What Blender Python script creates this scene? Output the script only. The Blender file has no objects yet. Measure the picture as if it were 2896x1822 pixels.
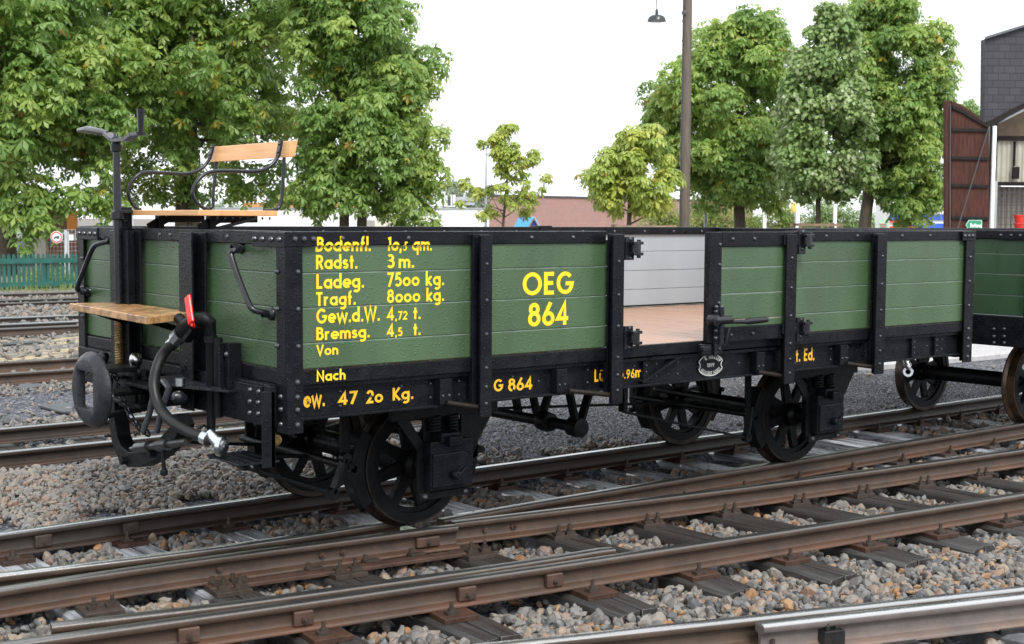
import bpy, math, random
import numpy as np
from mathutils import Vector, Matrix

S = bpy.context.scene
C = S.collection
PI = math.pi
R = math.radians
random.seed(7)
rng = np.random.default_rng(11)

# ---------------------------------------------------------------- camera
CO = np.array([-3.9827, -5.7510, 1.5730])
YAW, PIT, ROL, FPX, IW, IH = 0.67937, -0.07562, 0.00642, 3852.7, 2896.0, 1822.0
FW = np.array([math.sin(YAW) * math.cos(PIT), math.cos(YAW) * math.cos(PIT), math.sin(PIT)])
_r = np.array([math.cos(YAW), -math.sin(YAW), 0.0])
_u = np.cross(_r, FW)
RT = math.cos(ROL) * _r + math.sin(ROL) * _u
UP = -math.sin(ROL) * _r + math.cos(ROL) * _u
cd = bpy.data.cameras.new('camera')
cam = bpy.data.objects.new('camera', cd)
C.objects.link(cam)
cam.matrix_world = Matrix(((RT[0], UP[0], -FW[0], CO[0]), (RT[1], UP[1], -FW[1], CO[1]), (RT[2], UP[2], -FW[2], CO[2]), (0, 0, 0, 1)))
cd.sensor_width = 36.0
cd.lens = FPX / IW * 36.0
cd.clip_start, cd.clip_end = 0.1, 3000.0
cd.dof.use_dof = True
cd.dof.focus_distance = 8.2
cd.dof.aperture_fstop = 6.3
S.camera = cam

# ---------------------------------------------------------------- sky, sun, exposure
SUN_EL, SUN_AZ = R(48), R(196)          # azimuth clockwise from +Y
w = bpy.data.worlds.new('World')
S.world = w
w.use_nodes = True
nt = w.node_tree
sky = nt.nodes.new('ShaderNodeTexSky')
sky.sky_type = 'NISHITA'
sky.sun_disc = False
sky.sun_elevation = SUN_EL
sky.sun_rotation = SUN_AZ
sky.dust_density = 4.0
sky.air_density = 1.0
sky.ozone_density = 1.0
hs = nt.nodes.new('ShaderNodeHueSaturation')
hs.inputs['Saturation'].default_value = 0.12
bg = nt.nodes['Background']
nt.links.new(sky.outputs[0], hs.inputs['Color'])
cloud = nt.nodes.new('ShaderNodeMix')           # closed bright cloud cover over the clear sky
cloud.data_type = 'RGBA'
cloud.inputs['Factor'].default_value = 0.84
cloud.inputs['B'].default_value = (6.7, 7.0, 7.35, 1)
nt.links.new(hs.outputs[0], cloud.inputs['A'])
nt.links.new(cloud.outputs['Result'], bg.inputs['Color'])
bg.inputs['Strength'].default_value = 0.15
sd = bpy.data.lights.new('sun', 'SUN')
sd.energy = 1.5
sd.angle = R(14)
sd.color = (1.0, 0.965, 0.91)
sun = bpy.data.objects.new('sun', sd)
C.objects.link(sun)
_d = Vector((math.sin(SUN_AZ) * math.cos(SUN_EL), math.cos(SUN_AZ) * math.cos(SUN_EL), math.sin(SUN_EL)))
sun.rotation_euler = _d.to_track_quat('Z', 'Y').to_euler()
sun.location = (0, 0, 30)
S.view_settings.view_transform = 'Standard'
S.view_settings.look = 'None'
S.view_settings.gamma = 1.0
S.view_settings.use_curve_mapping = False
S.view_settings.exposure = 0.95
S.render.engine = 'CYCLES'
S.cycles.max_bounces = 6
S.cycles.transparent_max_bounces = 6
S.cycles.use_denoising = True

# ---------------------------------------------------------------- measuring helpers
def ray(px, py):
    return FW + RT * ((px - IW / 2) / FPX) + UP * ((IH / 2 - py) / FPX)
def ON(px, py, ax, val):
    """where the sight line through a measured point meets the plane axis = val"""
    d = ray(px, py)
    return CO + d * ((val - CO[ax]) / d[ax])
def AT(px, py, t):
    """point at forward distance t"""
    return CO + ray(px, py) * t
def project(P):
    d = np.asarray(P) - CO
    z = d @ FW
    zz = np.where(np.abs(z) < 1e-6, 1e-6, z)
    return IW / 2 + FPX * (d @ RT) / zz, IH / 2 - FPX * (d @ UP) / zz, z

# ---------------------------------------------------------------- materials
def _mat(name):
    m = bpy.data.materials.new(name)
    m.use_nodes = True
    nt = m.node_tree
    return m, nt, nt.nodes['Principled BSDF']
def coords(nt, scale=(1, 1, 1)):
    tc = nt.nodes.new('ShaderNodeTexCoord')
    mp = nt.nodes.new('ShaderNodeMapping')
    mp.inputs['Scale'].default_value = scale
    nt.links.new(tc.outputs['Object'], mp.inputs['Vector'])
    return mp.outputs[0]
def ramp(nt, fac, stops):
    r = nt.nodes.new('ShaderNodeValToRGB')
    e = r.color_ramp.elements
    while len(e) < len(stops):
        e.new(0.5)
    for k, (p, c) in enumerate(stops):
        e[k].position = p
        e[k].color = (c[0], c[1], c[2], 1) if not isinstance(c, (int, float)) else (c, c, c, 1)
    nt.links.new(fac, r.inputs[0])
    return r.outputs[0]
def noise(nt, vec, scale, detail=4, rough=0.6):
    n = nt.nodes.new('ShaderNodeTexNoise')
    n.inputs['Scale'].default_value = scale
    n.inputs['Detail'].default_value = detail
    n.inputs['Roughness'].default_value = rough
    nt.links.new(vec, n.inputs['Vector'])
    return n.outputs['Fac']
def bump(nt, b, h, strength, dist=0.01):
    n = nt.nodes.new('ShaderNodeBump')
    n.inputs['Strength'].default_value = strength
    n.inputs['Distance'].default_value = dist
    nt.links.new(h, n.inputs['Height'])
    nt.links.new(n.outputs[0], b.inputs['Normal'])
    return n
def mat(name, col, rough=0.5, metal=0.0, var=0.15, vscale=6.0, stretch=(1, 1, 1), bs=None, bstr=0.2, rvar=0.0, coat=0.0, col2=None, spec=None):
    m, nt, b = _mat(name)
    v = coords(nt, stretch)
    f = noise(nt, v, vscale, 6)
    c2 = col2 if col2 else tuple(min(1, c * (1 + var)) for c in col)
    c1 = tuple(c * (1 - var) for c in col)
    nt.links.new(ramp(nt, f, [(0.34, c1), (0.66, c2)]), b.inputs['Base Color'])
    b.inputs['Roughness'].default_value = rough
    b.inputs['Metallic'].default_value = metal
    if spec is not None:
        b.inputs['Specular IOR Level'].default_value = spec
    if rvar:
        f2 = noise(nt, v, vscale * 2.3, 4)
        nt.links.new(ramp(nt, f2, [(0.35, max(0.05, rough - rvar)), (0.65, min(1, rough + rvar))]), b.inputs['Roughness'])
    if bs:
        bump(nt, b, noise(nt, v, bs, 4), bstr)
    if coat:
        b.inputs['Coat Weight'].default_value = coat
        b.inputs['Coat Roughness'].default_value = 0.12
    return m
def drops(m, scale=170.0, strength=0.35):
    """rain drops standing on wet paint"""
    nt = m.node_tree
    b = nt.nodes['Principled BSDF']
    v = coords(nt)
    vo = nt.nodes.new('ShaderNodeTexVoronoi')
    vo.inputs['Scale'].default_value = scale
    nt.links.new(v, vo.inputs['Vector'])
    vd = nt.nodes.new('ShaderNodeTexVoronoi')
    vd.inputs['Scale'].default_value = scale
    nt.links.new(v, vd.inputs['Vector'])
    pick = nt.nodes.new('ShaderNodeSeparateColor')
    nt.links.new(vd.outputs['Color'], pick.inputs[0])
    keep = nt.nodes.new('ShaderNodeMath'); keep.operation = 'GREATER_THAN'; keep.inputs[1].default_value = 0.62
    nt.links.new(pick.outputs[0], keep.inputs[0])
    h = ramp(nt, vo.outputs['Distance'], [(0.0, 1.0), (0.42, 0.0)])
    mu = nt.nodes.new('ShaderNodeMath'); mu.operation = 'MULTIPLY'
    nt.links.new(h, mu.inputs[0]); nt.links.new(keep.outputs[0], mu.inputs[1])
    bump(nt, b, mu.outputs[0], strength, 0.004)
    return m

M = {}
M['green'] = drops(mat('green_paint', (0.050, 0.090, 0.043), 0.36, var=0.17, vscale=3.0, stretch=(1, 1, 0.35), coat=0.0, rvar=0.08), 80, 0.55)
M['green2'] = drops(mat('dark_green_paint', (0.036, 0.074, 0.037), 0.32, var=0.10, vscale=3.0, stretch=(1, 1, 0.35), rvar=0.08), 150, 0.3)
M['black'] = drops(mat('black_paint', (0.0062, 0.0068, 0.0085), 0.33, var=0.35, vscale=9.0, rvar=0.12, spec=0.16), 80, 0.6)
M['blackmatt'] = mat('black_iron', (0.0055, 0.0058, 0.0065), 0.42, var=0.4, vscale=12.0, bs=60, bstr=0.25, rvar=0.12, spec=0.15)
M['handle'] = mat('handle_paint', (0.009, 0.010, 0.013), 0.24, var=0.2, vscale=20, spec=0.4)
M['rivet'] = mat('wet_rivet_paint', (0.03, 0.032, 0.037), 0.2, var=0.2, vscale=20, spec=0.7)
M['rod'] = mat('dull_brown_rod', (0.01554, 0.01154, 0.00888), 0.5, var=0.3, vscale=20, spec=0.2)
M['linkgrey'] = mat('sky_sheen_link', (0.0555, 0.06068, 0.0703), 0.28, var=0.2, vscale=20)  # lightened grey-blue base imitates sky reflected in the dark links
M['grey'] = mat('grey_paint', (0.296, 0.3145, 0.333), 0.45, var=0.05, vscale=3.0, stretch=(1, 1, 0.3), rvar=0.1)
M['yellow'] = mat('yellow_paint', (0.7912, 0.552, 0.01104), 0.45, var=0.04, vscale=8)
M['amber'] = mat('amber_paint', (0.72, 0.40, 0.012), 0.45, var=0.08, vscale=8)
M['platewhite'] = mat('plate_paint', (0.42, 0.43, 0.41), 0.4, var=0.2, vscale=40)
M['red'] = mat('red_plastic', (0.78, 0.018, 0.012), 0.3, var=0.05, vscale=10)
M['chrome'] = mat('galvanised_steel', (0.50, 0.52, 0.52), 0.26, metal=1.0, var=0.08, vscale=30)
M['steel'] = mat('bare_steel', (0.037, 0.037, 0.037), 0.3, metal=0.6, var=0.3, vscale=25)
M['rubber'] = mat('hose_rubber', (0.009, 0.0088, 0.0085), 0.42, var=0.2, vscale=30, spec=0.3)
M['bufferiron'] = mat('buffer_iron', (0.015, 0.0165, 0.020), 0.4, var=0.45, vscale=9, bs=70, bstr=0.35, rvar=0.12, spec=0.28)
M['brass'] = mat('greased_brass', (0.2442, 0.1628, 0.0666), 0.4, metal=0.7, var=0.25, vscale=40)
M['tyre'] = mat('worn_tyre_steel', (0.037, 0.02886, 0.02294), 0.38, metal=0.6, var=0.4, vscale=10, stretch=(1, 1, 1), rvar=0.12)
M['tyre2'] = mat('rusty_tyre_steel', (0.0962, 0.06012, 0.03608), 0.35, metal=0.6, var=0.35, vscale=8, rvar=0.12)
def wood(name, a, b_, scale=(1.5, 14, 14), rough=0.45, dark=None):
    m, nt, b = _mat(name)
    v = coords(nt, scale)
    f = noise(nt, v, 2.2, 8, 0.65)
    col = ramp(nt, f, [(0.3, a), (0.7, b_)])
    if dark:
        f2 = noise(nt, coords(nt, (1, 1, 1)), 13.0, 5, 0.7)
        k = ramp(nt, f2, [(0.44, 0.0), (0.58, 1.0)])
        mx = nt.nodes.new('ShaderNodeMix'); mx.data_type = 'RGBA'
        nt.links.new(k, mx.inputs['Factor']); nt.links.new(col, mx.inputs['A']); mx.inputs['B'].default_value = (*dark, 1)
        col = mx.outputs['Result']
    nt.links.new(col, b.inputs['Base Color'])
    b.inputs['Roughness'].default_value = rough
    bump(nt, b, f, 0.15)
    return m
M['seam'] = mat('pale_seam_highlight', (0.1439, 0.1918, 0.1545), 0.35, var=0.3, vscale=12)  # pale colour stands in for the highlight on wet plank edges
M['oak'] = wood('oiled_oak', (0.481, 0.2405, 0.09139), (0.6349, 0.3559, 0.1539), (14, 1.2, 14), 0.42)
M['oakwet'] = wood('wet_oak', (0.404, 0.2165, 0.08658), (0.558, 0.3271, 0.1539), (14, 1.2, 14), 0.3, dark=(0.1924, 0.1106, 0.0481))
M['deck'] = wood('wet_deck_planks', (0.2516, 0.1295, 0.074), (0.3848, 0.2146, 0.1332), (10, 0.8, 10), 0.3)
def sleeper_mat():
    m, nt, b = _mat('tarred_timber')
    v = coords(nt, (22, 1.3, 22))
    f = noise(nt, v, 2.0, 8, 0.7)
    dark = ramp(nt, f, [(0.3, (0.009324, 0.008288, 0.007252)), (0.55, (0.0259, 0.02227, 0.01865)), (0.75, (0.04403, 0.0373, 0.03108))])
    f2 = noise(nt, coords(nt, (9, 1, 9)), 1.4, 4)
    nt.links.new(ramp(nt, f2, [(0.4, 0.16), (0.62, 0.5)]), b.inputs['Roughness'])
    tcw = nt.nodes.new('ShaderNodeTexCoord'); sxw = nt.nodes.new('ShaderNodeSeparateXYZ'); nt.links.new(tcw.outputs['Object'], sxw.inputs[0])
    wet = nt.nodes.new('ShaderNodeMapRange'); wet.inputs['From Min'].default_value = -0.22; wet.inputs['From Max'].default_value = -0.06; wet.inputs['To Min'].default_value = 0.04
    nt.links.new(sxw.outputs['Y'], wet.inputs['Value']); nt.links.new(wet.outputs[0], b.inputs['Coat Weight'])      # rain water stands on the tops between the rails
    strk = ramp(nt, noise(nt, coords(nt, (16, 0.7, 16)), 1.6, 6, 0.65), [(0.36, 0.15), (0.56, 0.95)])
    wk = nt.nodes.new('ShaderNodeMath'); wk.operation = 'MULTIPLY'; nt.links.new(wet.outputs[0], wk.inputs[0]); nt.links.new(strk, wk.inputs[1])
    mb = nt.nodes.new('ShaderNodeMix'); mb.data_type = 'RGBA'; nt.links.new(wk.outputs[0], mb.inputs['Factor']); nt.links.new(dark, mb.inputs['A']); mb.inputs['B'].default_value = (0.52, 0.55, 0.60, 1)   # pale streaks painted in for sky reflected on the wet tops
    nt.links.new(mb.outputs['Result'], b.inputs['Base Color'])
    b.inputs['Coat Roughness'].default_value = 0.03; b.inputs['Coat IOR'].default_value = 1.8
    bump(nt, b, f, 0.4)
    return m
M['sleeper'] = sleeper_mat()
M['oldsleeper'] = mat('old_dry_sleeper', (0.035, 0.03, 0.026), 0.7, var=0.3, vscale=9, bs=40, bstr=0.3)
def rail_mat(name, side, side2, top, trough=0.22):
    m, nt, b = _mat(name)
    geo = nt.nodes.new('ShaderNodeNewGeometry')
    tc = nt.nodes.new('ShaderNodeTexCoord')
    sp = nt.nodes.new('ShaderNodeSeparateXYZ'); nt.links.new(tc.outputs['Object'], sp.inputs[0])
    mr = nt.nodes.new('ShaderNodeMapRange')
    mr.inputs['From Min'].default_value = -0.009; mr.inputs['From Max'].default_value = -0.002
    nt.links.new(sp.outputs['Z'], mr.inputs['Value'])
    v = coords(nt, (1, 1, 1))
    f = noise(nt, v, 7.0, 7, 0.7)
    rust0 = ramp(nt, f, [(0.3, side), (0.7, side2)])
    ft = nt.nodes.new('ShaderNodeMapRange'); ft.inputs['From Min'].default_value = -0.075; ft.inputs['From Max'].default_value = -0.108
    nt.links.new(sp.outputs['Z'], ft.inputs['Value'])
    f3 = noise(nt, v, 2.3, 6, 0.7)
    ff = nt.nodes.new('ShaderNodeMath'); ff.operation = 'MULTIPLY'; nt.links.new(ft.outputs[0], ff.inputs[0]); nt.links.new(ramp(nt, f3, [(0.42, 0.05), (0.62, 0.9)]), ff.inputs[1])
    m0 = nt.nodes.new('ShaderNodeMix'); m0.data_type = 'RGBA'
    nt.links.new(ff.outputs[0], m0.inputs['Factor']); nt.links.new(rust0, m0.inputs['A']); m0.inputs['B'].default_value = (side2[0] * 1.5, side2[1] * 1.05, side2[2] * 0.75, 1)
    rust = m0.outputs['Result']
    mx = nt.nodes.new('ShaderNodeMix'); mx.data_type = 'RGBA'
    nt.links.new(mr.outputs[0], mx.inputs['Factor']); nt.links.new(rust, mx.inputs['A']); mx.inputs['B'].default_value = (*top, 1)
    nt.links.new(mx.outputs['Result'], b.inputs['Base Color'])
    mm = nt.nodes.new('ShaderNodeMath'); mm.operation = 'MULTIPLY'; mm.inputs[1].default_value = 0.85
    nt.links.new(mr.outputs[0], mm.inputs[0]); nt.links.new(mm.outputs[0], b.inputs['Metallic'])
    r2 = nt.nodes.new('ShaderNodeMapRange')
    r2.inputs['To Min'].default_value = 0.5; r2.inputs['To Max'].default_value = trough
    nt.links.new(mr.outputs[0], r2.inputs['Value']); nt.links.new(r2.outputs[0], b.inputs['Roughness'])
    bump(nt, b, noise(nt, v, 55, 3), 0.15)
    return m
M['rail'] = rail_mat('rusty_rail', (0.030, 0.0195, 0.0145), (0.066, 0.040, 0.0265), (0.15, 0.145, 0.14), 0.3)
M['raildark'] = rail_mat('dark_rail', (0.01628, 0.01258, 0.01036), (0.037, 0.02516, 0.01924), (0.296, 0.3034, 0.3108), 0.2)
M['railshine'] = rail_mat('polished_rail', (0.03762, 0.02549, 0.0182), (0.06978, 0.04733, 0.03277), (0.3762, 0.3762, 0.3762), 0.16)
M['railgrey'] = rail_mat('grey_steel_rail', (0.0851, 0.07104, 0.0666), (0.1295, 0.111, 0.1036), (0.4588, 0.4588, 0.4588), 0.16)
M['rust'] = mat('orange_rust', (0.03925, 0.01711, 0.00956), 0.5, var=0.5, vscale=14, bs=60, bstr=0.3)
M['rustbrown'] = mat('brown_rust', (0.0629, 0.03404, 0.02442), 0.5, var=0.3, vscale=10, bs=60, bstr=0.2)
M['boltsteel'] = mat('bolt_steel', (0.0555, 0.0407, 0.0333), 0.45, metal=0.3, var=0.3, vscale=30)
M['wetgrey'] = mat('weathered_grey_timber', (0.1258, 0.1295, 0.1332), 0.3, var=0.35, vscale=10, bs=40, bstr=0.3)

# ---------------------------------------------------------------- mesh building
class MB:
    def __init__(s):
        s.v = []; s.f = []; s.riv = None
    def add(s, vs, fs):
        o = len(s.v)
        s.v.extend([tuple(map(float, p)) for p in vs])
        s.f.extend([tuple(i + o for i in f) for f in fs])
        return s
    def box(s, x0, x1, y0, y1, z0, z1):
        vs = [(x0, y0, z0), (x1, y0, z0), (x1, y1, z0), (x0, y1, z0), (x0, y0, z1), (x1, y0, z1), (x1, y1, z1), (x0, y1, z1)]
        return s.add(vs, [(3, 2, 1, 0), (4, 5, 6, 7), (0, 1, 5, 4), (1, 2, 6, 5), (2, 3, 7, 6), (3, 0, 4, 7)])
    def obox(s, c, ax, ay, az):
        c, ax, ay, az = map(np.asarray, (c, ax, ay, az))
        vs = [c + i * ax + j * ay + k * az for k in (-1, 1) for i, j in ((-1, -1), (1, -1), (1, 1), (-1, 1))]
        return s.add(vs, [(3, 2, 1, 0), (4, 5, 6, 7), (0, 1, 5, 4), (1, 2, 6, 5), (2, 3, 7, 6), (3, 0, 4, 7)])
    def bar(s, a, b, wd, th, ref=(0, 0, 1)):
        a, b = np.asarray(a, float), np.asarray(b, float)
        d = b - a; L = np.linalg.norm(d); d = d / L
        n = np.cross(d, ref)
        if np.linalg.norm(n) < 1e-4: n = np.cross(d, (1, 0, 0))
        n /= np.linalg.norm(n); q = np.cross(n, d)
        return s.obox((a + b) / 2, d * L / 2, n * wd / 2, q * th / 2)
    def tube(s, pts, r, n=10, caps=True):
        pts = [np.asarray(p, float) for p in pts]
        rr = r if hasattr(r, '__len__') else [r] * len(pts)
        t0 = pts[1] - pts[0]; t0 = t0 / np.linalg.norm(t0)
        ref = np.array([0, 0, 1.0]) if abs(t0[2]) < 0.9 else np.array([1.0, 0, 0])
        u = np.cross(t0, ref); u /= np.linalg.norm(u)
        vs = []
        for k, p in enumerate(pts):
            a = pts[max(k - 1, 0)]; b = pts[min(k + 1, len(pts) - 1)]
            t = b - a; t = t / (np.linalg.norm(t) + 1e-12)
            u = u - t * (u @ t); u /= np.linalg.norm(u)
            q = np.cross(t, u)
            for j in range(n):
                ang = 2 * PI * j / n
                vs.append(p + rr[k] * (math.cos(ang) * u + math.sin(ang) * q))
        fs = []
        for k in range(len(pts) - 1):
            for j in range(n):
                j2 = (j + 1) % n
                fs.append((k * n + j, k * n + j2, (k + 1) * n + j2, (k + 1) * n + j))
        if caps:
            fs.append(tuple(range(n))[::-1]); fs.append(tuple((len(pts) - 1) * n + j for j in range(n)))
        return s.add(vs, fs)
    def cyl(s, a, b, r, n=16):
        return s.tube([a, b], r, n)
    def lathe(s, c, axis, prof, n=48, closed=True):
        """prof: (radius, axial) pairs round axis through c"""
        c = np.asarray(c, float); ax = np.asarray(axis, float); ax = ax / np.linalg.norm(ax)
        ref = np.array([0, 0, 1.0]) if abs(ax[2]) < 0.9 else np.array([1.0, 0, 0])
        u = np.cross(ax, ref); u /= np.linalg.norm(u); q = np.cross(ax, u)
        m = len(prof); vs = []
        for j in range(n):
            a = 2 * PI * j / n; d = math.cos(a) * u + math.sin(a) * q
            for (r, h) in prof: vs.append(c + d * r + ax * h)
        fs = []
        for j in range(n):
            j2 = (j + 1) % n
            for k in range(m if closed else m - 1):
                k2 = (k + 1) % m
                fs.append((j * m + k, j * m + k2, j2 * m + k2, j2 * m + k))
        return s.add(vs, fs)
    def dome(s, c, nrm, r, h=None, n=8):
        """rivet or bolt head"""
        h = h if h else r * 0.75
        if s.riv is None: s.riv = MB()
        s.riv.lathe(c, nrm, [(r, -0.002), (r, 0.0), (r * 0.8, h * 0.6), (r * 0.4, h * 0.95), (0.0005, h)], n, False)
        return s
    def hexbolt(s, c, nrm, r=0.012, h=0.012, shaft=0.012):
        c = np.asarray(c, float); nrm = np.asarray(nrm, float)
        s.tube([c - nrm * 0.002, c + nrm * h], r, 6)
        if shaft: s.tube([c + nrm * h * 0.9, c + nrm * (h + shaft)], r * 0.5, 8)
        return s
    def prism(s, poly, d):
        """closed polygon (3-D points, planar) pushed along d"""
        n = len(poly); d = np.asarray(d, float)
        vs = [np.asarray(p, float) for p in poly] + [np.asarray(p, float) + d for p in poly]
        fs = [tuple(range(n))[::-1], tuple(range(n, 2 * n))] + [(k, (k + 1) % n, n + (k + 1) % n, n + k) for k in range(n)]
        return s.add(vs, fs)
    def build(s, name, m, parent=None, bev=0.0, smooth=None, seg=2):
        nb_ = len(s.f)
        if s.riv is not None: s.add(s.riv.v, s.riv.f)
        me = bpy.data.meshes.new(name)
        me.from_pydata(s.v, [], s.f)
        me.update()
        if s.riv is not None: me.polygons.foreach_set('material_index', [0] * nb_ + [1] * (len(s.f) - nb_))
        o = bpy.data.objects.new(name, me)
        C.objects.link(o)
        me.materials.append(M[m] if isinstance(m, str) else m)
        if s.riv is not None: me.materials.append(M['rivet'])
        import bmesh
        b = bmesh.new(); b.from_mesh(me)
        bmesh.ops.recalc_face_normals(b, faces=b.faces[:])
        b.to_mesh(me); b.free()
        if smooth is not None:
            me.polygons.foreach_set('use_smooth', [True] * len(me.polygons))
            try:
                me.set_sharp_from_angle(angle=R(smooth))
            except Exception:
                pass
        if bev:
            md = o.modifiers.new('bevel', 'BEVEL'); md.width = bev; md.segments = seg; md.limit_method = 'ANGLE'; md.angle_limit = R(40)
        if parent is not None: o.parent = parent
        return o
def tag(o, label=None, cat=None, group=None, kind=None):
    if label: o['label'] = label
    if cat: o['category'] = cat
    if group: o['group'] = group
    if kind: o['kind'] = kind
    return o
def empty(name, loc=(0, 0, 0), label=None, cat=None, group=None):
    """a thing's base; its parts are modelled in world coordinates and hung under it"""
    o = bpy.data.objects.new(name, None)
    C.objects.link(o)
    o.empty_display_size = 0.2
    tag(o, label, cat, group)
    return o
def mesh_np(name, V, F, m, parent=None, attr=None, smooth=False):
    """numpy mesh of same-sized faces with one tint per face"""
    me = bpy.data.meshes.new(name)
    nV, nF, k = len(V), len(F), F.shape[1]
    me.vertices.add(nV); me.vertices.foreach_set('co', np.ascontiguousarray(V, np.float32).ravel())
    me.loops.add(nF * k); me.loops.foreach_set('vertex_index', np.ascontiguousarray(F, np.int32).ravel())
    me.polygons.add(nF)
    me.polygons.foreach_set('loop_start', np.arange(0, nF * k, k, dtype=np.int32))
    me.polygons.foreach_set('use_smooth', np.full(nF, smooth))
    if attr is not None:
        a = me.attributes.new('tint', 'FLOAT', 'FACE')
        a.data.foreach_set('value', np.ascontiguousarray(attr, np.float32))
    me.update(calc_edges=True)
    me.validate()
    me.materials.append(M[m] if isinstance(m, str) else m)
    o = bpy.data.objects.new(name, me)
    C.objects.link(o)
    if parent is not None: o.parent = parent
    return o
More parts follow.
